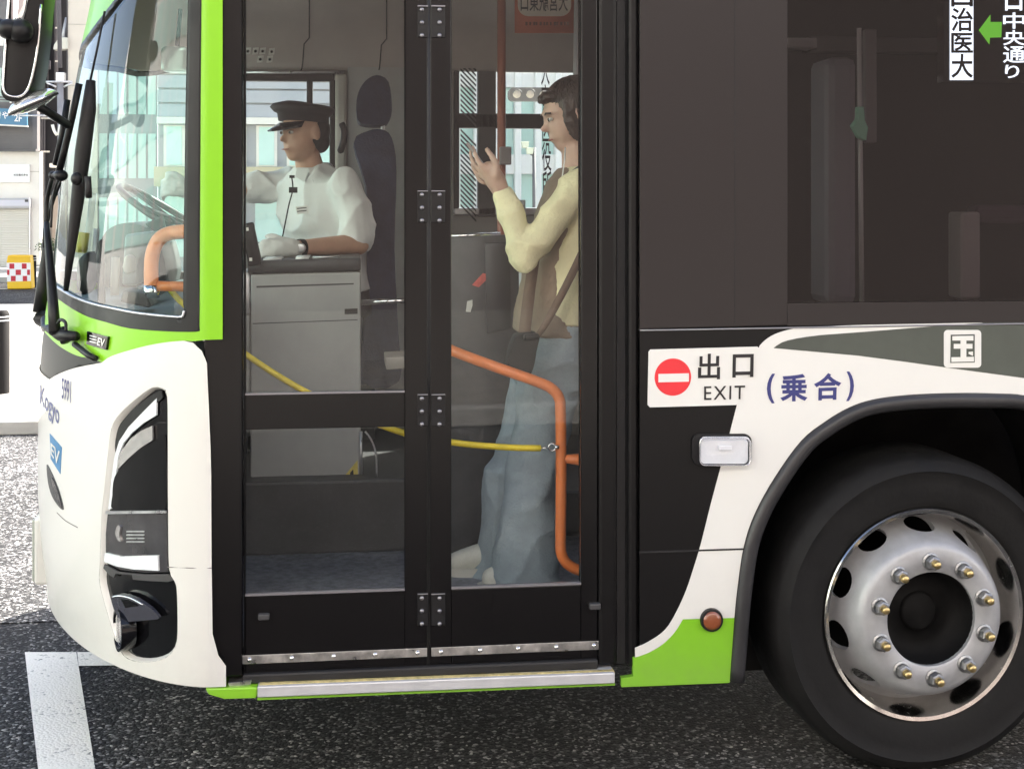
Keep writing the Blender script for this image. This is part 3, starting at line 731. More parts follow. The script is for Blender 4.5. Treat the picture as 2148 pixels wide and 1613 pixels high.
M_DKG = MATS['dark_green_vinyl']
for nm, q in (('badge_field', [(1993, 702), (2043, 701), (2043, 760), (1992, 761)]),): decal(nm, q, M_DKG, ks, h=.005, base=.001)
for q in ([(1996, 705), (2040, 704), (2040, 714), (1996, 714)], [(1999, 721), (2038, 721), (2038, 731), (1999, 731)], [(1994, 749), (2041, 748), (2041, 758), (1994, 759)], [(2013, 710), (2025, 710), (2025, 752), (2013, 752)], [(2030, 738), (2039, 737), (2039, 746), (2030, 742)]):
    decal('badge_stroke', q, M_VINYLW, ks, h=.006 + (.0006 if q[0][0] == 2013 else 0), base=.001)
# exit sign
EX = decal('exit_sign', [(1364, 733), (1588, 727), (1593, 731), (1546, 849), (1363, 854), (1358, 849), (1360, 738)], M_VINYLW, BUS, h=.004, base=.004)
c = S(1411.5, 791, -.004)
MB().lathe([(.0001, .0012), (.053, .0012), (.0535, 0)], c, (0, -1, 0), 48).build('red_disc', mat('red_print', (.80, .035, .045), .4), EX)
decal('white_bar', [(1380, 784), (1444, 782.5), (1444, 800), (1380, 801.5)], M_VINYLW, EX, h=.0062, base=.001)
lettering('出', [(1464, 742), (1510, 741), (1509, 795), (1463, 796)], M_INK, EX, h=.0056, bold=.018)
lettering('口', [(1536, 743), (1580, 742), (1579, 790.5), (1535, 791.5)], M_INK, EX, h=.0056, bold=.024)
lettering('EXIT', [(1476, 810), (1562, 808), (1561, 836.5), (1476, 838.5)], M_INK, EX, h=.0056, bold=.004, space=1.18)
for t, q in (('(', [(1608, 784), (1625, 783.5), (1624, 845.5), (1608, 846)]), ('乗', [(1636, 785), (1694, 784), (1693, 841), (1636, 842)]), ('合', [(1707, 783), (1765, 781.5), (1763, 838), (1706, 840)]), (')', [(1775, 779), (1791, 778.5), (1790, 840.5), (1774, 841)])):
    lettering(t, q, M_NAVY, WG, h=.0032, bold=.028)
# side turn lamp and reflector
LB = decal('side_lamp', rrect(1450, 909, 1575, 974, 16), M_BLACKM, BUS, h=.010, base=.010, bevel=.004)
decal('lamp_reflector', rrect(1466, 918, 1566, 971, 10), M_DRL, LB, h=.014, base=.005, bevel=.002)
mb = MB(); rr = [rrect(1465 + k, 915 + k * .8, 1567 - k, 973 - k * .8, 11) for k in (0, 0, 3, 9)]
mb.loft([[HF(x, y, hh) for x, y in rg] for rg, hh in zip(rr, (.012, .026, .034, .037))], True); mb.build('lens', glass('ribbed_lens', (.95, .95, .97), rough=.03), LB, True)
for k in range(3):
    pts = rrect(1465 - k * 1.5, 914 + k * 1.2, 1569, 974 - k, 11); mb = MB(); mb.tube([HF(x, y, .018 + k * .006) for x, y in pts], .0014, 5, closed=True); mb.build('lens_rib', M_CHROME, LB, True)
a, b = boxpx(1508, 934, 1536, 945, -.028, -.020); MB().box(a, b).build('lamp_bulb', M_DRL, LB, bevel=.002)
c = S(1492, 1299, -.003)
RF = MB().lathe([(.024, .012), (.032, .011), (.0335, .004), (.0335, -.006)], c, (0, -1, 0), 40).build('side_reflector', M_BLACKM, BUS, True, auto=40)
MB().lathe([(.0001, .016), (.015, .0155), (.026, .013), (.0265, .006)], c, (0, -1, 0), 40).build('lens', mat('amber_lens', (.26, .075, .03), .2, coat=1, var=.1, vscale=60), RF, True)
# wheel arch: lip and liner
lip = [S(*p, .004) for p in AR]
ctr = S(1965, 1290)
ins = [p + (Vector((ctr.x, p.y, ctr.z)) - p).normalized() * .022 for p in lip]
mb = MB(); mb.tube(ins, .023, 12); FL = mb.build('wheel_arch', mat('arch_rubber', (.030, .029, .031), .38, var=.2, vscale=8), BUS, True)
rows = []
for p in AR:
    q = S(*p, 0); d_ = (Vector((ctr.x, 0, ctr.z)) - q).normalized(); rows.append([q + d_ * .03 + Vector((0, .01, 0)), q + d_ * .035 + Vector((0, .12, 0)), q + d_ * .02 + Vector((0, .62, 0))])
mb = MB(); mb.strip(rows); mb.build('wheel_well', mat('well_black', (.016, .0155, .0155), .9, spec=.1, var=.3, vscale=8), BUS, True)
MB().box((X(1500), .64, .10), (X(2480), .68, 1.28)).build('wheel_well_back', MATS['well_black'], BUS)
# front wheel
WC = S(1935, 1286, .055)
wax = Vector((.045, -1, 0)).normalized()
R_T = WC.z + .012
mb = MB()
mb.lathe([(.300, -.03), (.309, .004), (.322, .014), (.34, .018), (.39, .030), (.425, .0295), (.428, .032), (.433, .028), (R_T - .016, .014), (R_T - .004, -.008), (R_T, -.04), (R_T, -.22), (R_T - .02, -.26), (.31, -.27)], WC, wax, 96)
for v in mb.v:
    if v.z < .003: v.z = .003
WH = mb.build('wheel', mat('tyre_rubber', (.0085, .008, .008), .7, spec=.3, var=.35, vscale=16, rvar=.12, bump=.12, bscale=45), BUS, True, auto=50)
mb = MB(); mb.lathe([(.306, .006), (.3155, .016), (.3125, .020), (.302, .017), (.296, .004), (.290, -.03), (.286, -.10), (.288, -.2)], WC, wax, 96); mb.build('rim', mat('polished_rim', (.70, .67, .63), .2, metal=1, var=.1, vscale=22, rvar=.1), WH, True, auto=40)
mb = MB(); prof = [(.289, -.10), (.272, -.085), (.256, -.045), (.240, .006), (.229, .038), (.216, .054), (.203, .060), (.143, .060), (.138, .056), (.138, .034), (.20, .034), (.222, .0), (.242, -.06), (.289, -.118)]
mb.lathe(prof + [prof[0]], WC, wax, 96)
disc = mb.build('wheel_disc', mat('silver_disc', (.42, .42, .43), .46, metal=.35, var=.14, vscale=14, rvar=.1), WH, True, auto=40)
u_ = wax.orthogonal().normalized(); v_ = wax.cross(u_)
up = Vector((0, 0, 1)); rt = Vector((1, 0, 0)); rt = (rt - wax * rt.dot(wax)).normalized(); up = (up - wax * up.dot(wax)).normalized()
cut = MB()
for k in range(10):
    a = 2 * math.pi * (k + .42) / 10; dv = rt * math.cos(a) + up * math.sin(a); tv = wax.cross(dv)
    c = WC + dv * .262 - wax * .043; nrmv = (wax * .5 + dv * .86).normalized(); sv = nrmv.cross(tv)
    ring = [[c + nrmv * hh + tv * .046 * math.cos(t) + sv * .046 * math.sin(t) for t in [2 * math.pi * j / 20 for j in range(20)]] for hh in (-.05, .05)]
    cut.loft(ring)
co = cut.build('cutter', None)
md = disc.modifiers.new('holes', 'BOOLEAN'); md.operation = 'DIFFERENCE'; md.object = co; md.solver = 'EXACT'
dg = bpy.context.evaluated_depsgraph_get(); nm_ = bpy.data.meshes.new_from_object(disc.evaluated_get(dg)); disc.modifiers.clear(); disc.data = nm_
bpy.data.objects.remove(co)
MB().lathe([(.0001, -.02), (.05, -.02), (.055, -.03), (.09, -.035), (.125, -.04), (.139, .048)], WC, wax, 48).build('hub', mat('dirty_hub', (.0045, .0042, .0042), .7, spec=.2, var=.6, vscale=25), WH, True)
MB().lathe([(.0001, -.018), (.05, -.019), (.058, -.024), (.06, -.04)], WC, wax, 24).build('hub_cap', MATS['dirty_hub'], WH, True)
M_BRASS = mat('brass_stud', (.62, .47, .22), .3, metal=.9)
M_NUT = mat('nut_steel', (.36, .36, .36), .35, metal=.8, var=.2, vscale=60)
for k in range(10):
    a = 2 * math.pi * (k + .55) / 10; dv = rt * math.cos(a) + up * math.sin(a); c = WC + dv * .171 + wax * .060
    tb = MB(); tb.lathe([(.026, 0), (.026, .004), (.021, .007)], c, wax, 16)
    hx = [[c + wax * hh + (u_ * math.cos(t) + v_ * math.sin(t)) * rr_ for t in [math.pi / 3 * j + k for j in range(6)]] for rr_, hh in ((.0205, .006), (.0205, .028), (.0165, .031))]
    tb.loft(hx); n_ = tb.build('wheel_nut', M_NUT, WH)
    MB().lathe([(.0115, .028), (.0115, .046), (.009, .050), (.0001, .050)], c, wax, 12).build('stud', M_BRASS if k % 1 == 0 else M_NUT, WH, True)
# rest of the body: rest of side, far side, roof, tail, underside
MB().box((X(2520) + .001, .0, Z0), (LEN, .04, zR - .004)).build('rear_side_panel', M_VINYLW, BUS)
mb = MB(); mb.add([(3.0, .012, zR), (LEN, .012, zR), (LEN, .012, 2.75), (3.0, .012, 2.75)], [(0, 1, 2, 3)]); mb.build('side_window', M_PRIV, BUS, fix=False)
MB().box((3.0, 0, 2.75), (LEN, .035, ZTOP)).build('window_head', M_BLACK, BUS)
MB().box((LEN, 0, Z0), (LEN + .06, BW, ZTOP)).build('tail_panel', M_VINYLW, BUS)
rf = [from_sz(-k / 40 * 2 * ARC, ZTOP) for k in range(41)]
roofpts = [(LEN + .06, 0, ZTOP)] + [(XS, 0, ZTOP)] + [tuple(p) for p in rf[1:-1]] + [(XS, BW, ZTOP), (LEN + .06, BW, ZTOP)]
MB().prism(roofpts, (0, 0, .10)).build('roof', M_WHITE, BUS)
und = [(LEN, .1, .30)] + [(X(1400), .1, .30), (XS, .09, .30)] + [(p.x + .05, min(max(p.y, .09), BW - .09), .30) for p in [from_sz(-k / 40 * 2 * ARC, .35) for k in range(1, 40)]] + [(XS, BW - .09, .30), (LEN, BW - .09, .30)]
und = [(x, y, z) for x, y, z in und]
MB().prism([(p[0], p[1], .34) for p in und if p[0] < X(1530) + .0 or True][:0] or [(X(1500), .1, .33), (XS, .09, .33)] + [(p[0], p[1], .33) for p in und[3:-2]] + [(XS, BW - .09, .33), (X(1500), BW - .09, .33)], (0, 0, .04)).build('underfloor', M_RUBBER, BUS)
MB().box((X(1500), .70, .26), (LEN, BW - .70, .38)).build('underfloor', M_RUBBER, BUS)
MB().box((X(2480), .05, .22), (LEN, .70, .38)).build('underfloor', M_RUBBER, BUS)
# ================================================================== inside the bus
YF = 2.40                                        # inner face of the far side
ZF = .43                                         # floor
def XY(px, y): return S(px, 420, y).x
def ipt(px, py, y): return S(px, py, y)
def ibox(x0, y0, x1, y1, d0, d1, name, m, parent=None, bevel=.004):
    a = S(x0, y1, d0); b = S(x1, y0, d0); return MB().box((a.x, d0, a.z), (b.x, d1, b.z)).build(name, m, parent or BUS, bevel=bevel)
M_FLOOR = mat('speckled_vinyl_floor', (.20, .21, .25), .5, var=.45, vscale=38, bump=.05, bscale=80)
MB().prism([(-.36, .085, ZF - .04), (X(1500), .085, ZF - .04), (X(1500), .72, ZF - .04), (X(2480), .72, ZF - .04), (X(2480), .085, ZF - .04), (LEN, .085, ZF - .04), (LEN, YF, ZF - .04), (-.5, YF, ZF - .04), (-.80, 1.9, ZF - .04), (-.86, YC, ZF - .04), (-.72, .45, ZF - .04)], (0, 0, .04)).build('floor', M_FLOOR, BUS)
# driver's platform and dark risers
MB().box((-.75, 1.06, ZF), (.62, YF, .69)).build('driver_platform', M_DKGREY, BUS, bevel=.01)
MB().box((.62, 1.18, ZF), (1.9, YF, .60)).build('wheel_box', M_DKGREY, BUS, bevel=.02)
MB().box((X(1480), .70, ZF), (2.35, .78, 1.30)).build('wheel_box', M_DKGREY, BUS, bevel=.03)
# far side wall with its window openings
M_WALL = mat('interior_wall', (.30, .285, .27), .5, var=.06, vscale=4)
M_WALLD = mat('interior_wall_dark', (.10, .097, .097), .55, var=.1, vscale=5)
def fz(py): return S(1000, py, YF).z
ax0, ax1, az0, az1 = -.47, XY(692, YF), fz(512), fz(160)
bx0, bx1, bz0, bz1 = XY(960, YF), XY(1262, YF), fz(438), fz(70)
w0, w1 = YF, YF + .05
FW = MB()
FW.box((ax0 - .03, w0, ZF), (LEN, w1, az0)); FW.box((ax0 - .03, w0, az0), (ax0, w1, 2.9)); FW.box((ax0, w0, az1), (ax1, w1, 2.9))
FW.box((ax1, w0, az0), (bx0, w1, 2.9)); FW.box((bx0, w0, az0), (bx1, w1, bz0)); FW.box((bx0, w0, bz1), (bx1, w1, 2.9)); FW.box((bx1, w0, az0), (LEN, w1, 2.9))
FWO = FW.build('far_wall', M_WALL, BUS)
MB().box((-.48, BW - .06, Z0), (LEN, BW, 1.30)).build('far_side_panel', M_WHITE, BUS)
for (x0, x1, z0, z1) in ((ax0, ax1, az0, az1), (bx0, bx1, bz0, bz1)):
    mb = MB(); mb.add([(x0, w0 + .03, z0), (x1, w0 + .03, z0), (x1, w0 + .03, z1), (x0, w0 + .03, z1)], [(0, 1, 2, 3)]); mb.build('pane', M_FARGL, FWO, fix=False)
def ftrim(x0, y0, x1, y1, m=M_BLACKM, name='window_frame', y=YF - .022, d=.05, bevel=.006): return ibox(x0, y0, x1, y1, y, y + d, name, m, FWO, bevel)
ftrim(506, 152, 700, 170); ftrim(643, 170, 656, 520); ftrim(691, 168, 703, 520); ftrim(506, 508, 700, 522)
ftrim(944, 58, 1262, 72); ftrim(952, 72, 964, 440); ftrim(952, 240, 1250, 269); ftrim(952, 436, 1250, 452, M_STEEL)
ftrim(1002, 60, 1041, 455, M_WALLD); ftrim(1241, 60, 1300, 455, M_WALLD)
# cream pillar, roof cove with seams and the switch panel
ibox(703, 155, 728, 560, YF - .05, YF, 'pillar_cover', M_CREAM, bevel=.015)
ibox(728, 130, 855, 900, YF - .03, YF, 'pillar_panel', M_GREYP, bevel=.01)
prof = [(YF - .01, fz(152)), (YF - .03, fz(150) + .01), (YF - .06, fz(100)), (YF - .13, fz(50)), (YF - .30, 2.60), (YF - .55, 2.72), (YF - .9, 2.78), (.9, 2.82), (.3, 2.78), (.08, 2.62)]
prof = [(p.x, p.y) for p in smoothline(prof, 4)]
xa, xb = -.55, LEN
mb = MB(); mb.strip([[(xa + (xb - xa) * k / 12, y, z) for y, z in prof] for k in range(13)]); mb.build('ceiling', mat('ceiling_panel', (.40, .36, .335), .42, var=.08, vscale=3), BUS, True)
def cove(px, k): 
    y, z = prof[k]; return Vector((XY(px, y), y - .004, z - .003))
for pxs in (640, 802):
    mb = MB(); mb.tube([cove(pxs + (9 if k > 8 else -10 + k), k) for k in range(1, 19)], .003, 5); mb.build('ceiling_seam', M_RUBBER, BUS)
MB().tube([S(505, 153, YF - .03), S(722, 152, YF - .03)], .006, 8).build('cove_bead', M_STEEL, BUS, True)
SW = MB()
for dx, py in ((520, 108), (536, 108), (551, 108), (570, 109), (546, 125), (566, 125)):
    q = plane_on(YF - .075)
    a = decal('switch_plate', [(dx - 5, py - 7), (dx + 7, py - 8), (dx + 5, py + 6), (dx - 7, py + 7)], mat('label_white', (.75, .74, .70), .5), FWO, h=.0, base=.003, on=q)
    c = S(dx, py, YF - .077); MB().tube([c, c + Vector((0, -.018, -.004))], [.007, .005], 8).build('switch_knob', M_BLACKM, FWO, True)
# driver's seat in navy fabric
M_SEAT = mat('navy_seat_fabric', (.022, .026, .055), .85, var=.2, vscale=20, bump=.2, bscale=120)
SB = MB()
ys = 1.78
def slab(outl, y0, y1, name, m, parent=None, bevel=.03):
    return MB().prism([S(px, py, y0) for px, py in outl], (0, y1 - y0, 0)).build(name, m, parent or BUS, True, bevel)
seat = slab(smooth2([(742, 300), (770, 276), (800, 272), (822, 290), (832, 360), (828, 520), (836, 700), (838, 800), (760, 800), (768, 640), (770, 480), (768, 390)], 3, True), ys, ys + .46, 'driver_seat', M_SEAT)
slab(smooth2([(750, 200), (765, 172), (790, 158), (815, 172), (822, 220), (818, 252), (800, 262), (756, 258), (748, 235)], 3, True), ys + .1, ys + .36, 'headrest', M_SEAT, seat, .02)
MB().tube([S(803, 255, ys + .23), S(803, 285, ys + .23)], .009, 8).build('headrest_post', M_STEEL, seat, True)
a = S(838, 800, ys); MB().box((a.x - .55, ys, a.z - .02), (a.x, ys + .48, a.z + .12)).build('cushion', M_SEAT, seat, True, .03)
MB().box((a.x - .42, ys + .1, .66), (a.x - .1, ys + .38, a.z - .02)).build('seat_base', M_DKGREY, seat)
# cabinet with the fare machine
yc_ = 1.16
CB = MB().prism([S(526, 575, yc_), S(757, 569, yc_), S(757, 1004, yc_), S(525, 1032, yc_)], (0, .42, 0)).build('fare_cabinet', M_GREYP, BUS, bevel=.008)
slab([(519, 548), (757, 541), (757, 568), (519, 574)], yc_ - .01, yc_ + .44, 'cabinet_top', M_DKGREY, CB, .006)
slab([(506, 570), (524, 569), (524, 660), (506, 660)], yc_ + .01, yc_ + .3, 'fare_machine', M_STEEL, BUS, .006)
slab([(506, 660), (524, 660), (525, 860), (508, 860)], yc_ + .02, yc_ + .3, 'fare_machine_case', M_GREYP, BUS, .006)
for q in ([(538, 600), (742, 594), (742, 597), (538, 604)], [(530, 678), (750, 670), (750, 672), (530, 680)]):
    decal('drawer_joint', q, M_DKGREY, CB, h=.001, base=.002, on=plane_on(yc_))
hd = decal('latch', [(723, 648), (750, 647), (750, 658), (723, 659)], M_BLACKM, CB, h=.006, base=.006, on=plane_on(yc_))
slab([(508, 470), (531, 466), (548, 545), (548, 556), (520, 560)], yc_ - .06, yc_ - .03, 'card_reader', M_BLACKM, BUS, .006)
decal('reader_light', [(516, 478), (521, 477), (522, 484), (517, 485)], mat('label_white', (.75, .74, .7)), BUS, h=.002, base=.002, on=plane_on(yc_ - .06))
decal('reader_light', [(523, 541), (529, 541), (529, 548), (523, 548)], mat('label_white', (.75, .74, .7)), BUS, h=.002, base=.002, on=plane_on(yc_ - .06))
for q in ([(552, 543), (590, 541), (590, 546), (552, 549)], [(620, 540), (650, 539), (646, 545), (620, 546)]):
    slab(q, yc_ + .02, yc_ + .2, 'paper_tray', mat('paper_white', (.78, .78, .76), .6), BUS, 0)
slab([(656, 538), (712, 537), (712, 541), (656, 543)], yc_, yc_ + .015, 'coin_rail', M_STEEL, BUS, 0)
WT = decal('warning_sticker', [(717, 1005), (750, 965), (751, 1002)], mat('sticker_yellow', (.62, .50, .12), .5, var=.2, vscale=60), CB, h=.002, base=.002, on=plane_on(yc_))
decal('sticker_mark', [(735, 990), (741, 984), (742, 997), (733, 998)], M_INK, WT, h=.003, base=.001, on=plane_on(yc_))
for a_, b_ in (((525, 1036), (757, 1008)), ((757, 1008), (757, 905))):
    MB().tube([S(*a_, yc_ - .004), S(*b_, yc_ - .004)], .006, 6).build('cabinet_edge', M_STEEL, CB, True)
MB().tube([S(*p, 1.1) for p in smooth2([(766, 905), (780, 925), (789, 955), (790, 1000)], 4)], .004, 6).build('cable_loop', M_STEEL, BUS, True)
MB().tube([S(757, 635, 1.2), S(900, 628, 1.2)], .010, 8).build('grab_rail', M_CHROME, BUS, True)
slab([(808, 750), (868, 748), (868, 772), (810, 776)], 1.3, 1.5, 'ledge', M_CREAM, BUS, .006)
# partition seen past the second leaf, with stickers
yp = 1.02
PP = slab([(930, 497), (1096, 492), (1096, 1180), (930, 1190)], yp, yp + .03, 'modesty_panel', mat('modesty_grey', (.075, .073, .078), .4, var=.2, vscale=7), BUS, .004)
MB().tube([S(930, 496, yp + .01), S(1050, 492, yp + .01)], .008, 8).build('panel_rail', M_CHROME, BUS, True)
decal('sticker', [(990, 598), (1013, 573), (1030, 578), (1004, 603)], mat('sticker_red', (.62, .14, .12), .5, var=.2, vscale=50), PP, h=.002, base=.002, on=plane_on(yp))
decal('sticker', [(980, 632), (991, 629), (991, 641), (987, 655), (977, 654)], mat('label_white', (.7, .7, .7)), PP, h=.002, base=.002, on=plane_on(yp))
slab([(1018, 510), (1070, 508), (1072, 690), (1022, 700)], yp - .012, yp, 'leaflet_holder', mat('holder_dark', (.045, .043, .047), .4), PP, .003)
# grey poles, and an orange one with shade put into its colour
M_POLE = mat('grey_pole', (.42, .42, .44), .4, metal=.3)
MB().tube([S(1094, 420, .86), S(1099, 760, .86), S(1104, 1200, .86)], .0135, 12).build('stanchion', M_POLE, BUS, True)
bp_ = MB().tube([S(1052, -120, 1.35), S(1052, 480, 1.35), S(1056, 1000, 1.35)], .0165, 12).build('stanchion', mat('shaded_orange_pole', (.30, .11, .075), .45, var=.1, vscale=9), BUS, True)
ibox(1049, 308, 1073, 346, 1.29, 1.32, 'stop_button', mat('button_grey', (.20, .18, .18), .5), bp_, .005)
MB().tube([S(1212, -120, 1.5), S(1208, 180, 1.5), S(1200, 440, 1.5)], .012, 10).build('stanchion', M_POLE, BUS, True)
# striped screen on the far window; a reflected sign built as a board
mb = MB()
for k in range(40):
    px0 = 966; py0 = 60 + k * 10.5
    if 235 < py0 < 262: continue
    p = [S(966, py0, YF - .03), S(999, py0 + 34, YF - .03), S(999, py0 + 39, YF - .03), S(966, py0 + 5, YF - .03)]
    if py0 + 39 > 470: break
    mb.prism(p, (0, .003, 0))
o = mb.build('striped_screen', M_DKGREY, BUS)
PO = slab([(1080, -60), (1204, -60), (1204, 70), (1080, 70)], 2.05, 2.06, 'sign_reflection', mat('reflection_orange', (.50, .13, .07), .55, var=.08, vscale=9), BUS, 0)
decal('reflection_oval', rrect(1086, -25, 1198, 35, 22), mat('reflection_cream', (.62, .56, .48), .55), PO, h=.002, base=.001, on=plane_on(2.05))
lettering('大宮駅東口', [(1092, -14), (1191, -14), (1191, 25), (1092, 25)], M_INK, PO, h=.003, bold=.012, mirror=True, on=plane_on(2.05))
for k in range(13):
    x_ = 1102 + k * 7.2 + (k % 3); decal('print_mark', [(x_, 47), (x_ + 4.5 - k % 2, 47), (x_ + 4.5 - k % 2, 54), (x_, 54)], mat('print_brown', (.16, .05, .03), .6), PO, h=.002, base=.001, on=plane_on(2.05))
lettering('大宮区役所', [(1134, 118), (1152, 118), (1158, 420), (1138, 420)], M_INK, FWO, h=.0, bold=.01, vertical=True, on=plane_on(YF - .002))
# pale bars under the far window, glass reflections built as solids
for y0, y1 in ((684, 712), (772, 790)): ftrim(1085, y0, 1260, y1, M_CREAM, 'reflection_bar', YF - .12, .12)
# orange rails and the yellow rope at the doors
yr = .24
def roundpath(pts, n=6): return smoothline(pts, n)
pth = smoothline([S(905, 712, yr + .25), S(952, 737, yr + .08), S(1040, 770, yr), S(1130, 802, yr), S(1158, 816, yr), S(1173, 836, yr), S(1176, 870, yr), S(1177, 1000, yr), S(1176, 1130, yr), S(1178, 1162, yr), S(1190, 1182, yr), S(1216, 1196, yr), S(1260, 1206, yr)], 5)
HR = MB().tube(pth, .0165, 14).build('hand_rail', M_ORANGE, BUS, True)
MB().tube([S(1180, 962, yr), S(1240, 965, yr)], [.012, .022], 10).build('rail_bracket', M_ORANGE, HR, True)
MB().tube([S(1228, 380, .15), S(1226, 1160, .15)], .0035, 8).build('rail_edge', M_ORANGE, BUS, True)
rope = smoothline([S(352, 600, .5), S(387, 640, .46), S(512, 741, .34), S(655, 829, .28), S(830, 903, .24), S(950, 928, .22), S(1060, 938, .215), S(1134, 940, .215)], 5)
RP = MB().tube(rope, .0095, 10).build('safety_rope', M_YELLOW, BUS, True)
MB().tube([S(1134, 940, .215), S(1152, 939, .215)], .0025, 6).build('rope_wire', M_CHROME, RP, True)
rg = [S(1158, 938, .215) + Vector((.011 * math.cos(t), 0, .011 * math.sin(t))) for t in [k * math.pi / 6 for k in range(12)]]
MB().tube(rg, .0025, 6, closed=True).build('rope_hook', M_CHROME, RP, True)
MB().tube([S(1164, 938, .215), S(1172, 938, .215)], .006, 8).build('rope_clamp', M_CHROME, RP, True)
# ----- behind the windscreen
M_DASH = mat('teal_dash', (.075, .095, .095), .5, var=.1, vscale=7)
dz_ = 1.315
dpts = [from_sz(-ARC * 2 * k / 36, dz_ + .02) for k in range(1, 36)]
dash = [(p.x + .05, p.y, dz_) for p in dpts if .05 < p.y < BW - .05]
dash = [(-.40, .07, dz_)] + dash + [(-.40, BW - .07, dz_)]
DB = MB().prism(dash, (0, 0, .035)).build('dashboard', M_DASH, BUS, True, .015)
MB().box((-.52, .9, .66), (-.40, YF, dz_)).build('dash_front', M_DASH, BUS)
yo = .42
arch = smoothline([S(318, 612, yo), S(317, 560, yo), S(322, 525, yo), S(336, 500, yo), S(360, 489, yo), S(400, 486, yo), S(452, 486, yo + .2)], 5)
OR_ = MB().tube(arch, .022, 14).build('hand_rail', M_ORANGE, BUS, True)
MB().tube([S(330, 600, yo), S(400, 602, yo)], .016, 10).build('rail_bar', M_ORANGE, OR_, True)
MB().tube([S(318, 625, yo), S(318, 598, yo)], .024, 14).build('rail_foot', M_CHROME, OR_, True)
slab([(262, 492), (320, 486), (345, 483), (318, 520), (290, 545), (288, 600), (255, 600)], 1.35, 1.7, 'driver_console', mat('console_grey', (.16, .19, .20), .4, var=.1, vscale=8), DB, .012)
slab([(303, 470), (340, 453), (347, 482), (322, 486)], 1.30, 1.34, 'console_screen', M_BLACKM, DB, .004)
slab([(258, 610), (305, 616), (318, 642), (312, 646), (252, 634)], .40, .55, 'ticket_box', M_BLACKM, DB, .006)
slab([(283, 602), (330, 604), (330, 624), (283, 622)], .75, .95, 'dash_box', M_DASH, DB, .006)
for a_, b_, r_, m_ in (((196, 405), (172, 600), .012, M_LENS), ((176, 488), (170, 530), .02, mat('tube_yellow', (.55, .48, .12), .4)), ((203, 480), (193, 600), .010, M_POLE), ((243, 540), (240, 620), .014, M_CREAM)):
    MB().tube([S(*a_, .95), S(*b_, .95)], r_, 10).build('rolled_sign', m_, BUS, True)
slab([(262, 535), (276, 540), (276, 574), (262, 576), (256, 560)], 1.1, 1.2, 'paper_cup', M_CREAM, DB, .01)
slab([(205, 505), (216, 500), (218, 640), (204, 645)], .62, .66, 'wiper_motor_cover', M_BLACKM, DB, .01)
slab([(160, 545), (185, 525), (190, 590), (176, 625), (158, 610)], .8, .95, 'camera_pod', M_DKGREY, DB, .02)
slab(smooth2([(205, 600), (206, 530), (222, 486), (262, 468), (310, 480), (338, 520), (345, 600), (275, 606)], 3, True), 1.62, 2.10, 'instrument_panel', mat('instrument_dark', (.035, .042, .044), .5, var=.2, vscale=9), DB, .03)
# inside mirror and sun blind
slab(rrect(338, 98, 395, 150, 10), 1.0, 1.04, 'inside_mirror', mat('mint_mirror', (.45, .60, .56), .15, metal=.6), BUS, .008)
MB().tube([S(372, 98, 1.02), S(378, 20, 1.02)], .008, 8).build('mirror_arm', M_BLACKM, BUS, True)
# steering wheel
sc_ = S(352, 455, 1.82); sa = Vector((.55, -.05, .83)).normalized(); su = sa.orthogonal().normalized(); sv2 = sa.cross(su)
STW = MB().tube([sc_ + (su * math.cos(t) + sv2 * math.sin(t)) * .225 for t in [k * math.pi / 24 for k in range(48)]], .014, 10, closed=True).build('steering_wheel', M_BLACKM, BUS, True)
for k in range(4):
    t = k * math.pi / 2 + .4; MB().tube([sc_, sc_ + (su * math.cos(t) + sv2 * math.sin(t)) * .222], .010, 8).build('spoke', M_BLACKM, STW, True)
MB().tube([sc_, sc_ - sa * .35], .04, 12).build('steering_column', M_BLACKM, STW, True)
# ----- behind the dark side window: pole, tag, column, destination display
MB().tube([S(1802, 60, .5), S(1808, 640, .5)], .0085, 8).build('stanchion', mat('white_pole', (.62, .62, .60), .4), BUS, True)
ibox(1735, 120, 1800, 640, .9, 1.1, 'grey_column', mat('column_grey', (.30, .30, .33), .5), BUS, .03)
tg_ = [(1800, 224), (1813, 224), (1815, 252), (1822, 268), (1818, 296), (1803, 290), (1788, 264), (1799, 250)]
MB().prism([S(*p, .44) for p in tg_], (0, .03, 0)).build('strap_grip', mat('mint_grip', (.36, .78, .55), .5), BUS, bevel=.004)
ibox(1815, 62, 1840, 300, .55, .58, 'upright_panel', mat('upright_grey', (.22, .21, .21), .5), BUS)
ibox(2015, 445, 2058, 628, .5, .6, 'seat_stanchion', mat('pale_panel', (.30, .28, .27), .5), BUS, .01)
ibox(2050, 430, 2300, 470, .9, 1.0, 'seat_top', mat('seat_plum', (.10, .07, .09), .8), BUS, .02)
ibox(1652, 80, 1715, 100, .9, 1.0, 'luggage_bar', M_GREYP, BUS)
ibox(1700, 85, 2300, 108, 1.6, 1.7, 'luggage_bar', M_WALLD, BUS)
MB().box((X(1652), 1.75, ZF), (3.6, 1.79, 2.85)).build('blind_panel', mat('blind_black', (.02, .018, .019), .7), BUS)
LED = MB().box((XY(1985, .09), .09, fz(0)), (XY(2300, .09), .12, 2.62)).build('destination_display', M_GLOSSB, BUS) if False else None
M_LED = mat('led_white', (.8, .85, .9), .5, emit=((.75, .9, 1.0), 1.3))
YL = .018
dsp = MB().box((XY(1984, YL), YL + .014, S(2000, 172, YL).z), (XY(2420, YL), YL + .06, 2.62)).build('destination_display', M_GLOSSB, BUS)
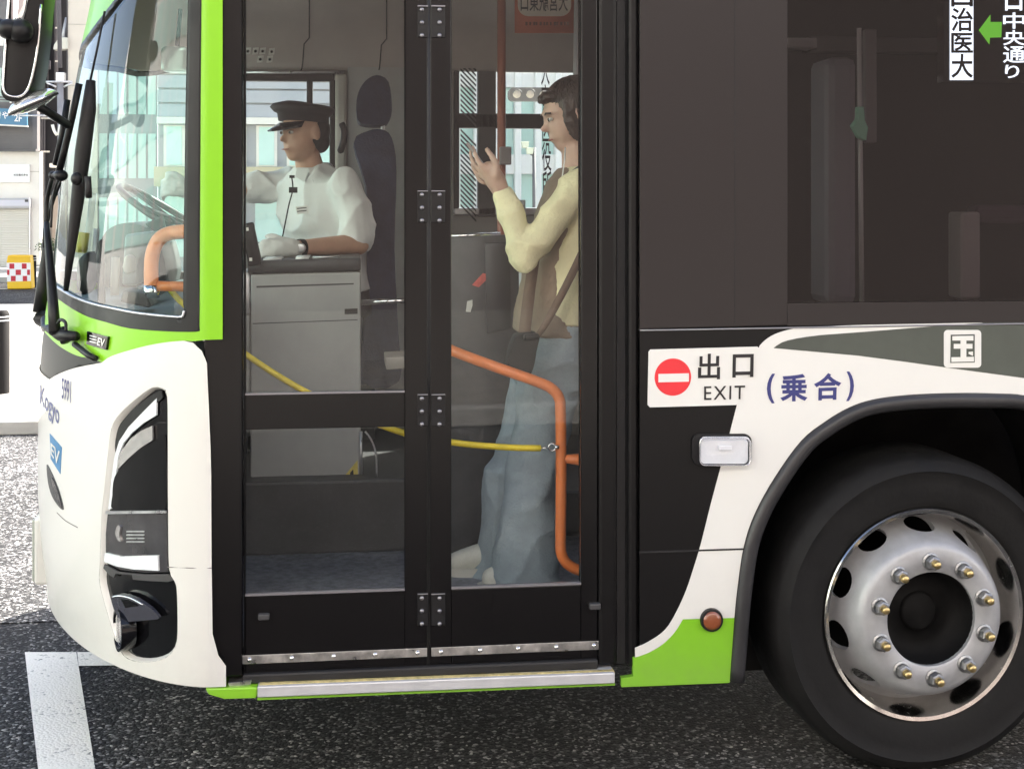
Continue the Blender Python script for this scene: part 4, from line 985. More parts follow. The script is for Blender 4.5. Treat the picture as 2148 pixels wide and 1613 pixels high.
# inverted panel: lit field, unlit strokes
lf = MB()
x0_, x1_ = 1996, 2046
for k in range(10):
    a = x0_ + k * 5.0
    lf.box((XY(a, YL), YL + .010, S(a, 168, YL).z), (XY(a + 4.1, YL), YL + .012, S(a, -60, YL).z))
lf.build('led_field', M_LED, dsp)
for ch, ya, yb in (('自', -42, 14), ('治', 16, 66), ('医', 69, 111), ('大', 113, 164)):
    lettering(ch, [(1998, ya), (2044, ya), (2044, yb), (1998, yb)], M_GLOSSB, dsp, h=-.009, bold=.02, on=plane_on(YL))
for ch, ya, yb in (('台', -44, 22), ('中', 26, 60), ('央', 63, 95), ('通', 97, 132), ('り', 136, 164)):
    q = [(2108, ya), (2154, ya), (2154, yb), (2108, yb)] if ch != 'り' else [(2112, ya), (2142, ya), (2142, yb), (2112, yb)]
    lettering(ch, q, M_LED, dsp, h=-.011, bold=.012, on=plane_on(YL))
arrow = [(2057, 63), (2081, 31), (2081, 46), (2105, 46), (2104, 78), (2080, 79), (2079, 93)]
decal('direction_arrow', arrow, mat('arrow_green', (.16, .60, .05), .5, emit=((.16, .62, .04), .55)), dsp, h=-.010, base=.002, on=plane_on(YL))
# ----- outside mirrors on the front corner
ym = .25
MR = MB().prism([S(px, py, ym) for px, py in smooth2([(25, -60), (92, -60), (90, 20), (84, 90), (76, 150), (66, 185), (50, 208), (20, 213), (4, 200), (2, 175), (6, 110), (14, 30)], 3, True)], (0, .14, 0)).build('outside_mirror', mat('mirror_shell', (.012, .011, .0115), .4, spec=.25, var=.1, vscale=6), BUS, True, .025)
MB().tube([S(px, py, ym - .004) for px, py in smooth2([(22, -40), (14, 60), (8, 150), (7, 185), (16, 200), (40, 203), (58, 188), (70, 150), (80, 90), (86, 10)], 4)], .0038, 8).build('mirror_bead', M_CHROME, MR, True)
MB().prism([S(px, py, ym - .006) for px, py in smooth2([(28, -40), (62, -40), (52, 30), (40, 60), (26, 55), (24, 10)], 3, True)], (0, .012, 0)).build('mirror_shine', mat('mirror_pane', (.75, .76, .8), .05, metal=1), MR, True)
MB().ball(S(20, 62, ym - .03), (.035, .04, .03)).ball(S(44, 66, ym - .03), (.035, .04, .035)).tube([S(-20, 50, ym - .03), S(20, 62, ym - .03), S(46, 70, ym - .03)], .022, 10).build('mirror_joint', M_BLACKM, MR, True)
rc = S(67, 212, .30); ra = (S(60, 200, .30) - S(78, 222, .30)).normalized() ; ra = Vector((-.42, -.16, .9)).normalized()
RM = MB().lathe([(.0001, .022), (.03, .021), (.06, .012), (.074, 0), (.076, -.006), (.068, -.016), (.03, -.026), (.0001, -.028)], rc, ra, 40).build('round_mirror', mat('mirror_chrome', (.86, .85, .83), .12, metal=.75, rvar=.05, vscale=10), BUS, True, auto=60)
MB().lathe([(.0755, -.006), (.0775, -.010), (.0755, -.014)], rc, ra, 40).build('rim', M_RUBBER, RM, True)
MB().tube([S(70, 218, .3), S(95, 232, .32), S(142, 262, .42)], .013, 8).build('mirror_arm', M_BLACKM, RM, True)
MB().ball(S(52, 208, .29), (.02, .02, .012)).build('mirror_screw', M_BLACKM, RM, True)
# ----- wipers
def wpath(pts, o0, o1):
    n = len(pts); return [HF(px, py, o0 + (o1 - o0) * i / (n - 1)) for i, (px, py) in enumerate(pts)]
W1 = MB().tube(wpath([(150, 700), (146, 640), (140, 560), (134, 500), (132, 470)], .05, .05), [.018, .016, .014, .011, .009], 8).build('wiper', M_BLACKM, BUS, True)
MB().tube(wpath(smooth2([(131, 475), (134, 430), (142, 395), (152, 372), (164, 366)], 3), .05, .06), .007, 8).build('wiper_rod', M_BLACKM, W1, True)
MB().tube(wpath(smooth2([(138, 480), (142, 430), (150, 395), (160, 375)], 3), .045, .05), .004, 8).build('wiper_hose', M_RUBBER, W1, True)
MB().tube(wpath([(208, 172), (203, 230), (190, 320), (178, 420), (164, 520), (152, 610)], .025, .02), [.014, .022, .024, .020, .014, .008], 8).build('wiper_blade', M_RUBBER, W1, True)
MB().tube(wpath([(194, 180), (184, 250), (172, 320), (165, 366)], .04, .06), .011, 8).build('wiper_spring', M_BLACKM, W1, True)
MB().tube(wpath([(176, 215), (168, 290), (158, 350)], .05, .06), .010, 8).build('wiper_strut', M_BLACKM, W1, True)
MB().tube(wpath([(228, 26), (214, 110), (202, 178)], .012, .02), .0035, 6).build('blade_tip', M_RUBBER, W1, True)
MB().ball(HF(166, 372, .055), (.022, .022, .018)).ball(HF(150, 372, .055), (.016, .016, .014)).ball(HF(196, 378, .05), (.018, .018, .02)).build('wiper_pivot', M_BLACKM, W1, True)
MB().tube(wpath([(205, 372), (203, 400), (200, 415)], .03, .02), .010, 8).build('wiper_clip', M_RUBBER, W1, True)
MB().tube(wpath(smooth2([(156, 680), (162, 672), (172, 678), (173, 695)], 3), .05, .05), .005, 8).build('wiper_loop', M_RUBBER, W1, True)
MB().tube(wpath([(128, 690), (150, 704), (180, 706)], .04, .03), [.012, .018, .014], 10).tube(wpath([(150, 690), (152, 718)], .03, .02), .016, 10).build('wiper_motor', M_BLACKM, W1, True)
MB().tube(wpath([(170, 722), (195, 744), (209, 752)], .02, .012), .009, 8).build('wiper_link', M_BLACKM, W1, True)
def far_pt(px, py, y): return S(px, py, y)
W2 = MB().tube([S(86, 655, 1.15), S(92, 600, 1.15), S(98, 540, 1.15), S(97, 480, 1.13)], [.03, .026, .02, .012], 8).build('wiper', M_BLACKM, BUS, True)
MB().tube([S(*p, 1.12) for p in smooth2([(95, 482), (100, 455), (112, 415), (124, 385), (136, 372)], 3)], .009, 8).build('wiper_rod', M_BLACKM, W2, True)
MB().tube([S(*p, 1.10) for p in smooth2([(91, 520), (93, 480), (104, 440), (118, 400), (132, 370)], 3)], .004, 6).build('wiper_hose', M_RUBBER, W2, True)
MB().tube([S(76, 660, 1.15), S(88, 668, 1.15), S(118, 668, 1.0)], [.02, .03, .03], 10).build('wiper_motor', M_BLACKM, W2, True)
MB().tube([S(95, 670, .95), S(96, 688, .9), S(118, 692, .75), S(120, 672, .75)], .016, 8).build('wiper_bracket', M_BLACKM, W2, True)
# ================================================================== people
M_SKIN = mat('skin', (.50, .30, .215), .5, var=.06, vscale=18, subs=.08)
M_SKIN2 = mat('skin_pale', (.60, .40, .31), .5, var=.05, vscale=18, subs=.08)
def blend(o, voxel=.008, sm=6, disp=None):
    md = o.modifiers.new('skin', 'REMESH'); md.mode = 'VOXEL'; md.voxel_size = voxel; md.use_smooth_shade = True
    md = o.modifiers.new('smooth', 'SMOOTH'); md.iterations = sm; md.factor = .5
    if disp:
        if len(disp) > 2: tx = bpy.data.textures.new('folds', 'MUSGRAVE'); tx.musgrave_type = 'RIDGED_MULTIFRACTAL'; tx.noise_scale = disp[1]; tx.octaves = 2
        else: tx = bpy.data.textures.new('folds', 'CLOUDS'); tx.noise_scale = disp[1]; tx.noise_depth = 2
        d = o.modifiers.new('folds', 'DISPLACE'); d.texture = tx; d.strength = disp[0]; d.mid_level = .5; d.texture_coords = 'LOCAL'
    return o
def limb(mb, pts, rad, seg=14):
    P = [p.x for p in []]
    sm = smoothline(pts, 5); n = len(sm); rr = [float(np.interp(i / (n - 1) * (len(pts) - 1), range(len(pts)), rad)) for i in range(n)]
    mb.tube(sm, rr, seg); mb.ball(pts[0], rad[0], 12, 8); mb.ball(pts[-1], rad[-1], 12, 8); return mb
def torso(mb, rows, lat, seg=22):               # rows: (centre, half width along lat, half depth)
    lat = Vector(lat).normalized(); rings = []
    n = len(rows)
    for i, (c, a, b) in enumerate(rows):
        t = (Vector(rows[min(i + 1, n - 1)][0]) - Vector(rows[max(i - 1, 0)][0])).normalized(); f = t.cross(lat).normalized()
        rings.append([Vector(c) + lat * a * math.copysign(abs(math.cos(q)) ** .85, math.cos(q)) + f * b * math.copysign(abs(math.sin(q)) ** .9, math.sin(q)) for q in [2 * math.pi * k / seg for k in range(seg)]])
    mb.loft(rings); return mb
def head(mb, c, fwd, up, h=.225):               # skull, jaw, nose, brow, ears
    f = Vector(fwd).normalized(); u = (Vector(up) - f * Vector(up).dot(f)).normalized(); l = u.cross(f); k = h / .225
    mt = Matrix((l, f, u)).transposed()
    def P(a, b, d): return c + l * a * k + f * b * k + u * d * k
    mb.ball(P(0, -.012, .030), (.074 * k, .094 * k, .082 * k), 18, 12, mt)
    mb.ball(P(0, .018, -.025), (.060 * k, .070 * k, .078 * k), 18, 12, mt)
    mb.ball(P(0, .048, -.075), (.032 * k, .034 * k, .030 * k), 12, 8, mt)
    mb.ball(P(0, .082, .012), (.010 * k, .012 * k, .02 * k), 10, 8, mt); mb.ball(P(0, .096, -.012), (.014 * k, .017 * k, .013 * k), 10, 8, mt)
    mb.ball(P(0, .072, .036), (.045 * k, .018 * k, .014 * k), 12, 8, mt)
    mb.ball(P(0, .083, -.048), (.022 * k, .010 * k, .007 * k), 10, 6, mt); mb.ball(P(0, .081, -.058), (.019 * k, .010 * k, .007 * k), 10, 6, mt)
    for s_ in (-1, 1): mb.ball(P(.074 * s_, -.012, 0), (.010 * k, .020 * k, .032 * k), 10, 8, mt)
    return P, mt
def face_bits(P, mt, parent, k, brow):
    for s_ in (-1, 1):
        e = MB().ball(P(.030 * s_, .076, .012), (.013 * k, .008 * k, .0065 * k), 10, 6, mt).build('eye', mat('eye_white', (.7, .68, .65), .3), parent, True)
        MB().ball(P(.030 * s_, .0825, .012), (.0062 * k, .004 * k, .0062 * k), 10, 6, mt).build('iris', mat('iris_dark', (.03, .018, .012), .2), e, True)
        MB().tube([P(.016 * s_, .086, .032), P(.032 * s_, .085, .036), P(.048 * s_, .074, .031)], .0035 * k, 6).build('eyebrow', brow, parent, True)
    MB().tube([P(-.022, .089, -.053), P(0, .0945, -.0525), P(.022, .089, -.053)], .0026 * k, 6).build('mouth', mat('lip', (.40, .17, .14), .5), parent, True)
# ------------------------------------------------ passenger at the door
yb = .62
PSG = thing('person', 'standing passenger in pale yellow cardigan and wide light blue jeans looking at a phone', 'person', S(1110, 1222, yb) * 1.0)
PSG.location.z = ZF
b = MB(); hc = S(1196, 246, yb)
fwd = Vector((-.93, -.10, -.30)); upv = Vector((-.25, 0, 1))
Ph, mth = head(b, hc, fwd, upv, .222)
limb(b, [S(1207, 300, yb), S(1212, 350, yb)], [.047, .055])
LAT = (0, 1, 0)
torso(b, [(S(1212, 352, yb), .06, .05), (S(1216, 385, yb), .165, .085), (S(1212, 460, yb), .165, .105), (S(1184, 560, yb), .14, .10), (S(1170, 660, yb), .16, .115), (S(1166, 740, yb), .165, .12)], LAT)
sh, el, wr = S(1214, 392, yb - .17), S(1102, 528, yb - .20), S(1054, 408, yb - .13)
limb(b, [sh, el], [.046, .038]); limb(b, [el, wr], [.037, .025])
sh2, el2, wr2 = S(1214, 392, yb + .17), S(1222, 560, yb + .20), S(1170, 690, yb + .16)
limb(b, [sh2, el2], [.046, .038]); limb(b, [el2, wr2], [.036, .025]); limb(b, [wr2, S(1160, 725, yb + .15)], [.028, .022])
# left hand round the phone
pw = wr; palm = S(1030, 366, yb - .13)
limb(b, [pw, S(1040, 380, yb - .13), S(1026, 358, yb - .13)], [.026, .034, .031])
fing = [((1018, 356, -.155), (1004, 340, -.150), (996, 322, -.135), (992, 309, -.115)), ((1014, 362, -.13), (999, 350, -.125), (989, 332, -.110), (986, 318, -.09)),
        ((1013, 372, -.105), (1000, 364, -.10), (992, 350, -.085), (991, 336, -.065)), ((1017, 384, -.08), (1006, 378, -.075), (1000, 366, -.065), (1000, 354, -.05))]
for fg in fing: limb(b, [S(p[0], p[1], yb + p[2]) for p in fg], [.0105, .0095, .0085, .0075], 8)
limb(b, [S(1042, 366, yb - .165), S(1040, 344, yb - .165), S(1030, 326, yb - .155), S(1021, 314, yb - .14)], [.014, .012, .0105, .009], 8)
for fg in range(4):                              # right hand hanging, fingers slightly curled
    y_ = yb + .12 + fg * .018; limb(b, [S(1160, 722, y_), S(1153, 745, y_), S(1150, 765, y_), S(1154, 782, y_)], [.0105, .0095, .0085, .008], 8)
limb(b, [S(1164, 705, yb + .11), S(1150, 722, yb + .105), S(1146, 740, yb + .11)], [.012, .0105, .009], 8)
# legs
hipL, hipR = S(1164, 745, yb - .09), S(1164, 745, yb + .09)
limb(b, [hipL, S(1128, 985, yb - .09), S(1115, 1195, yb - .09)], [.08, .055, .04]); limb(b, [hipR, S(1090, 985, yb + .10), S(1068, 1185, yb + .11)], [.08, .055, .04])
body = blend(b.build('body', M_SKIN2, PSG, True), .0065, 4)
M_HAIR = mat('brown_hair', (.040, .025, .018), .4, var=.5, vscale=30, fold=(60, .004, (1, 1, .12)))
h = MB(); h.ball(Ph(0, -.03, .045), (.084, .098, .080), 18, 12, mth); h.ball(Ph(0, -.075, -.03), (.07, .05, .085), 16, 10, mth); h.ball(Ph(0, .055, .085), (.06, .035, .02), 14, 8, mth)
for s_ in (-1, 1): h.ball(Ph(.068 * s_, .015, -.01), (.014, .03, .075), 12, 8, mth)
h.ball(Ph(0, -.085, -.11), (.05, .035, .07), 12, 8, mth)
blend(h.build('hair', M_HAIR, PSG, True), .007, 3, (.012, .012))
hs_ = MB(); random.seed(11)
for k in range(520):
    a = random.uniform(-2.35, 2.35); e1 = random.uniform(1.55, 2.05) if abs(a) < 1.7 else random.uniform(1.0, 1.5)
    if k % 6 == 0: a = random.uniform(2.3, 3.98); e1 = random.uniform(.75, 1.0)
    r_ = random.uniform(.99, 1.07); w_ = random.uniform(-.25, .25); pts = []
    for q in range(7):
        ev_ = .12 + (e1 - .12) * q / 6; aa = a + w_ * (q / 6) ** 2
        pts.append(Ph(.087 * r_ * math.sin(ev_) * math.sin(aa), -.03 - .101 * r_ * math.sin(ev_) * math.cos(aa), .045 + .083 * r_ * math.cos(ev_) - (.03 * (q / 6) ** 2 if abs(a) < 1.7 else 0)))
    hs_.tube(pts, [.0014] * 6 + [.0006], 3, cap=False)
hs_.build('hair_strands', M_HAIR, PSG, True, fix=False)['kind'] = 'stuff'
face_bits(Ph, mth, PSG, 1, M_HAIR)
# cardigan
M_YEL = mat('pale_yellow_knit', (.86, .79, .50), .9, var=.07, vscale=14, bump=.35, bscale=140, fold=(7, .03))
c = MB()
torso(c, [(S(1218, 345, yb), .068, .06), (S(1222, 380, yb), .176, .095), (S(1222, 460, yb), .180, .115), (S(1196, 560, yb), .166, .112), (S(1186, 640, yb), .172, .117), (S(1184, 676, yb), .170, .115)], LAT)
tp = MB(); torso(tp, [(S(1205, 352, yb), .06, .055), (S(1206, 385, yb), .15, .09), (S(1196, 460, yb), .165, .115), (S(1174, 560, yb), .152, .115), (S(1160, 650, yb), .168, .125), (S(1156, 700, yb), .172, .128)], LAT)
blend(tp.build('top', mat('brown_top', (.27, .20, .145), .9, var=.1, vscale=12, bump=.2, bscale=150), PSG, True), .008, 4, (.012, .05))
limb(c, [sh + Vector((0, .01, 0)), sh.lerp(el, .5) + Vector((0, 0, -.01)), el], [.058, .050, .045])
limb(c, [el + Vector((-.005, 0, -.018)), el.lerp(wr, .5), el.lerp(wr, .93)], [.045, .041, .034])
limb(c, [sh2, el2, el2.lerp(wr2, .9)], [.064, .056, .042])
blend(c.build('cardigan', M_YEL, PSG, True), .007, 5, (.011, .13, 1))
# jeans
M_JEAN = mat('light_denim', (.31, .37, .41), .85, var=.16, vscale=9, bump=.3, bscale=160, fold=(5, .03, (1, 1, .8)))
j = MB()
torso(j, [(S(1164, 672, yb), .158, .112), (S(1162, 740, yb), .178, .125), (S(1160, 810, yb), .175, .12)], LAT)
def legw(mb, rows):
    rings = []
    for cc, a, b_ in rows: rings.append([cc + Vector((a * math.cos(q), b_ * math.sin(q), 0)) for q in [2 * math.pi * k / 24 for k in range(24)]])
    mb.loft(rings)
legw(j, [(S(1164, 745, yb - .09), .110, .088), (S(1146, 850, yb - .09), .098, .085), (S(1122, 960, yb - .09), .086, .08), (S(1110, 1060, yb - .09), .093, .083), (S(1103, 1150, yb - .09), .102, .09), (S(1106, 1228, yb - .09), .110, .095)])
legw(j, [(S(1156, 745, yb + .09), .110, .088), (S(1120, 850, yb + .10), .096, .082), (S(1086, 955, yb + .11), .078, .075), (S(1068, 980, yb + .11), .088, .08), (S(1062, 1080, yb + .11), .080, .08), (S(1048, 1170, yb + .12), .085, .085), (S(1036, 1206, yb + .12), .095, .088)])
blend(j.build('jeans', M_JEAN, PSG, True), .007, 5, (.011, .16, 1))
M_SHOE = mat('white_sneaker', (.62, .62, .56), .6, var=.12, vscale=25)
for toe, heel, yy in (((958, 1214), (1062, 1206), yb + .12), ((1030, 1245), (1130, 1240), yb - .09)):
    T_, H_ = S(*toe, yy), S(*heel, yy); T_.z = H_.z = ZF + .045
    m_ = MB(); limb(m_, [H_ + Vector((0, 0, .02)), H_.lerp(T_, .5) + Vector((0, 0, .014)), T_], [.046, .045, .032])
    sh_ = blend(m_.build('shoe', M_SHOE, PSG, True), .007, 4)
    lx = (T_ - H_).length; sl = MB(); cc = H_.lerp(T_, .5)
    sl.prism([(cc.x + (lx / 2 + .045) * math.cos(q), yy + .046 * math.sin(q), ZF) for q in [2 * math.pi * k / 24 for k in range(24)]], (0, 0, .028)); sl.build('sole', mat('rubber_sole', (.55, .54, .50), .7), sh_)
# neckline cord, earphone wire
MB().tube([S(1186, 310, yb - .09), S(1184, 340, yb - .11), S(1178, 380, yb - .13), S(1172, 430, yb - .14)], .0022, 6).build('earphone_wire', mat('wire_white', (.8, .8, .78), .5), PSG, True)
MB().tube([S(1236, 342, yb - .10), S(1214, 352, yb - .11), S(1200, 362, yb - .115)], .006, 6).build('collar_trim', M_DKGREY, PSG, True)
# phone
pa, pb_ = S(1034, 376, yb - .115), S(984, 306, yb - .10); ax_ = (pb_ - pa).normalized(); wv = Vector((.12, 1, .05)); wv = (wv - ax_ * wv.dot(ax_)).normalized(); nv = ax_.cross(wv)
PHN = MB().obox(pa.lerp(pb_, .5) + nv * 0.0, ax_ * (pb_ - pa).length * .56, wv * .036, nv * .0042).build('smartphone', mat('phone_case', (.34, .30, .27), .35), None, bevel=.002)
tag(PHN, "slim smartphone with beige case in the standing passenger's raised hand", 'phone')
# black shoulder bag on a brown strap
M_BAG = mat('brown_strap_cloth', (.16, .105, .075), .8, var=.12, vscale=12, bump=.2, bscale=120)
yg = yb - .25
BAG = thing('shoulder_bag', 'small black shoulder bag on a brown strap hanging at the hip of the standing passenger', 'bag', S(1096, 800, yg))
BB = MB().prism([S(px, py, yg - .04) for px, py in smooth2([(1078, 716), (1092, 702), (1124, 700), (1132, 708), (1126, 735), (1118, 775), (1100, 800), (1070, 790), (1066, 760)], 3, True)], (0, .09, 0)).build('bag_body', mat('black_fabric', (.008, .008, .009), .8), BAG, True, .012)
slab([(1100, 702), (1131, 700), (1130, 711), (1100, 714)], yg - .055, yg - .03, 'bag_clasp', M_BLACKM, BAG, .004)
wv_ = Vector((.020, 0, .012))
for pts in ([S(1240, 490, yb - .20), S(1205, 565, yb - .215), S(1172, 630, yb - .235), S(1142, 684, yg), S(1118, 716, yg)], [S(1236, 345, yb - .08), S(1200, 392, yb - .13), S(1160, 440, yb - .17), S(1130, 500, yb - .14), S(1112, 600, yb - .16), S(1098, 712, yg)]):
    st_ = MB(); st_.strip([[p - wv_, p + wv_] for p in smoothline(pts, 5)]); st_.build('strap', M_BAG, BAG, True, solid=.004)
# ------------------------------------------------ driver
yd = 1.86
DRV = thing('person', 'seated bus driver in white short-sleeved shirt, dark peaked cap and white gloves', 'person', S(700, 800, yd))
DRV.location.z = .69
b = MB(); hc = S(636, 282, yd - .05)
dfw = Vector((-.80, -.58, -.10)); Pd, mtd = head(b, hc, dfw, (0, 0, 1), .235)
limb(b, [S(644, 325, yd - .02), S(652, 362, yd)], [.053, .062])
LD = Vector((.58, -.80, 0)).normalized()         # from right shoulder to left shoulder
lat = Vector((.55, -.62, 0))
sL, sR = S(722, 392, yd - .17), S(602, 388, yd + .17)
lat = (sL - sR); lat.z = 0
torso(b, [(S(655, 360, yd), .06, .055), (S(660, 385, yd), .175, .095), (S(668, 440, yd), .18, .12), (S(682, 520, yd), .165, .125), (S(694, 620, yd), .175, .13)], lat)
eL, wL = S(752, 512, yd - .26), S(622, 521, yd - .42)
limb(b, [sL, eL], [.055, .045]); limb(b, [eL, wL], [.045, .030])
eR, wR = S(520, 398, yd + .10), S(400, 398, yd + .0)
limb(b, [sR, eR], [.055, .045]); limb(b, [eR, wR], [.044, .031])
limb(b, [S(690, 625, yd - .12), S(560, 640, yd - .20), S(545, 840, yd - .2)], [.085, .065, .05]); limb(b, [S(690, 625, yd + .12), S(540, 640, yd + .12), S(520, 840, yd + .12)], [.085, .065, .05])
blend(b.build('body', M_SKIN, DRV, True), .0075, 4)
face_bits(Pd, mtd, DRV, 1.04, mat('black_hair', (.012, .011, .011), .5))
h = MB(); h.ball(Pd(0, -.035, .015), (.082, .085, .085), 16, 10, mtd); h.ball(Pd(0, -.07, -.035), (.062, .04, .05), 14, 8, mtd)
blend(h.build('hair', mat('black_hair', (.012, .011, .011), .5), DRV, True), .008, 3)
M_CAP = mat('cap_navy', (.020, .018, .022), .7, var=.2, vscale=20)
cp = MB(); rows = []
for zz, a_, b_ in ((.045, .086, .104), (.075, .088, .106), (.082, .100, .120), (.100, .112, .134), (.112, .100, .120), (.118, .06, .07)):
    rows.append([Pd(a_ * math.cos(q), -.008 + b_ * math.sin(q), zz + .018 * math.sin(q)) for q in [2 * math.pi * k / 28 for k in range(28)]])
cp.loft(rows); CAP = cp.build('cap', M_CAP, DRV, True)
pk = MB(); up_r = []
for q in [math.pi * (.12 + .76 * k / 14) for k in range(15)]:
    up_r.append([Pd(.082 * math.cos(q), .085 * math.sin(q) + .008, .052), Pd(.086 * math.cos(q), .155 * math.sin(q) + .0, .034 - .01 * math.sin(q))])
pk.strip(up_r); pk.build('peak', M_GLOSSB, CAP, True, solid=.005)
# shirt
M_SHIRT = mat('white_shirt', (.74, .75, .745), .85, var=.04, vscale=10, fold=(6.5, .05))
c = MB()
torso(c, [(S(654, 352, yd), .072, .066), (S(660, 380, yd), .192, .108), (S(668, 440, yd), .200, .138), (S(682, 520, yd), .190, .148), (S(692, 610, yd), .195, .15)], lat)
limb(c, [sL, sL.lerp(eL, .5) + Vector((.01, 0, 0)), sL.lerp(eL, .86)], [.072, .069, .072]); limb(c, [sR, sR.lerp(eR, .5), sR.lerp(eR, .88)], [.066, .063, .066])
blend(c.build('shirt', M_SHIRT, DRV, True), .007, 4, (.016, .16, 1))
col = MB()
for s_ in (-1, 1): col.prism([S(648, 352, yd - .08), S(648 + s_ * 26, 352, yd - .06), S(648 + s_ * 30, 372, yd - .10), S(648 + s_ * 8, 384, yd - .14)], (0, -.008, 0))
col.build('collar', M_SHIRT, DRV, bevel=.003)
t = MB(); limb(t, [S(694, 625, yd - .10), S(556, 640, yd - .20), S(545, 830, yd - .2)], [.105, .082, .07]); limb(t, [S(694, 625, yd + .12), S(540, 640, yd + .12), S(520, 830, yd + .12)], [.105, .082, .07])
torso(t, [(S(692, 595, yd), .185, .145), (S(696, 660, yd), .19, .15)], lat)
blend(t.build('trousers', mat('dark_trousers', (.03, .032, .04), .85), DRV, True), .010, 3, (.02, .08))
for px, y_ in ((535, yd - .2), (510, yd + .12)):
    a = S(px, 830, y_); m_ = MB(); limb(m_, [Vector((a.x + .04, y_, .71)), Vector((a.x - .16, y_, .70))], [.048, .038]); blend(m_.build('shoe', M_GLOSSB, DRV, True), .010, 3)
# gloves with fingers
M_GLOVE = mat('white_glove', (.66, .66, .64), .8, var=.05, vscale=30)
def glove(w_, k_, tips, thumb):
    g_ = MB(); limb(g_, [w_, w_.lerp(k_, .5), k_], [.033, .042, .036])
    for tp in tips: limb(g_, tp, [.013, .012, .011, .010], 8)
    limb(g_, thumb, [.015, .0135, .012], 8)
    blend(g_.build('glove', M_GLOVE, DRV, True), .0065, 3, (.012, .03))
kL = S(578, 519, yd - .45)
glove(wL, kL, [[S(576, 508 + 9 * i, yd - .46), S(560, 507 + 9 * i, yd - .47), S(548, 511 + 9 * i, yd - .46), S(542, 519 + 8 * i, yd - .44)] for i in range(4)], [S(596, 508, yd - .44), S(580, 498, yd - .44), S(562, 497, yd - .44)])
kR = S(372, 392, yd - .03)
glove(wR, kR, [[S(366, 378 + 10 * i, yd - .04), S(352, 376 + 10 * i, yd - .05), S(342, 382 + 10 * i, yd - .03), S(344, 392 + 9 * i, yd - .01)] for i in range(4)], [S(384, 380, yd - .05), S(370, 368, yd - .06), S(352, 365, yd - .05)])
# wrist watch
wd = (eL - wL).normalized(); wcn = wL + wd * .02
WTC = MB().lathe([(.034, -.012), (.0355, 0), (.034, .012)], wcn, wd, 24).build('watch', M_BLACKM, DRV, True)
vn = Vector((0, -1, 0)); MB().lathe([(.0001, .012), (.015, .012), (.019, .010), (.020, 0)], wcn + Vector((0, -.031, 0)), vn, 20).build('watch_face', M_STEEL, WTC, True)
# name badge, headset microphone and its cord
decal('name_badge', [(620, 434), (645, 431), (648, 448), (624, 450)], mat('paper_white', (.78, .78, .76)), DRV, h=.0, base=.003, on=plane_on(yd - .262))
for k in range(2): decal('badge_text', [(623, 437 + k * 6), (643, 435 + k * 6), (643, 437 + k * 6), (623, 439 + k * 6)], M_INK, DRV, h=.001, base=.001, on=plane_on(yd - .262))
hs = MB(); hs.tube(smoothline([S(612, 372, yd - .22), S(614, 398, yd - .235), S(606, 430, yd - .25), S(598, 470, yd - .26), S(592, 500, yd - .25)], 5), .0028, 6)
a_, b_ = boxpx(606, 393, 624, 405, yd - .25, yd - .235); hs.box(a_, b_); a_, b_ = boxpx(607, 368, 618, 374, yd - .235, yd - .222); hs.box(a_, b_); hs.build('microphone_cord', M_BLACKM, DRV)
hs = MB(); hs.tube(smoothline([S(716, 258, yd - .02), S(722, 275, yd - .02), S(720, 300, yd - .02), S(712, 322, yd - .02)], 4), [.010] + [.014] * 11 + [.006], 8); hs.build('headset', M_BLACKM, DRV, True)
# ================================================================== the street behind
YB = 29.0
def BX(px, y=YB): return S(px, 420, y).x
def BZ(py, y=YB): return max(.1, S(600, py, y).z)
def bprism(pts, d, name, m, parent=None, y=YB, bevel=0.0): return MB().prism([S(px, py, y) for px, py in pts], (0, d, 0)).build(name, m, parent, bevel=bevel)
def wallbox(p0, p1, za, zb_, y, d, name, m, parent, bevel=0.0): return MB().box((BX(p0, y), y, za), (BX(p1, y), y + d, zb_)).build(name, m, parent, bevel=bevel)
M_WW = mat('white_render_wall', (.78, .75, .69), .85, var=.06, vscale=1.2)
M_SID = mat('grey_siding', (.15, .142, .142), .6, var=.08, vscale=2)
M_PIPE = mat('grey_pipe', (.10, .095, .105), .5, var=.1)
# shop with shutter and siding above
SHP = thing('shop_building', 'white shop with closed roller shutter under dark grey siding', 'building', (BX(0), YB, .12))
yb_ = YB
wallbox(-420, 84, .12, BZ(321), yb_, .3, 'wall', M_WW, SHP)
up_ = wallbox(-420, 78, BZ(319), 9.0, yb_ - .02, .3, 'upper_wall', M_SID, SHP)
for k in range(20):
    z = BZ(314) + k * .062
    MB().box((BX(-60, yb_), yb_ - .036, z), (BX(70, yb_), yb_ - .018, z + .045)).build('siding_board', M_SID, up_)
wallbox(68, 78, BZ(319), 9.0, yb_ - .06, .05, 'corner_trim', mat('corner_dark', (.16, .15, .155), .6), up_)
wallbox(-60, 75, BZ(321), BZ(316), yb_ - .25, .25, 'eave', M_WALLD, SHP)
wallbox(-60, 20, BZ(222), BZ(150), yb_ - .03, .04, 'window', mat('pale_window', (.40, .52, .46), .2), up_)
wallbox(20, 24, BZ(222), BZ(110), yb_ - .05, .05, 'window_trim', M_WW, up_)
wallbox(-60, 12, BZ(105), BZ(60), yb_ - .05, .05, 'sash', M_WW, up_)
sh_ = wallbox(-90, 61, BZ(555), BZ(436), yb_ - .03, .035, 'shutter', mat('shutter_cream', (.66, .64, .58), .55), SHP)
n_ = 24; z0_, z1_ = BZ(556), BZ(438)
for k in range(n_):
    za = z0_ + (z1_ - z0_) * k / n_; MB().box((BX(-90), yb_ - .06, za), (BX(60.5), yb_ - .03, za + (z1_ - z0_) / n_ * .72)).build('slat', MATS['shutter_cream'], sh_, bevel=.008)
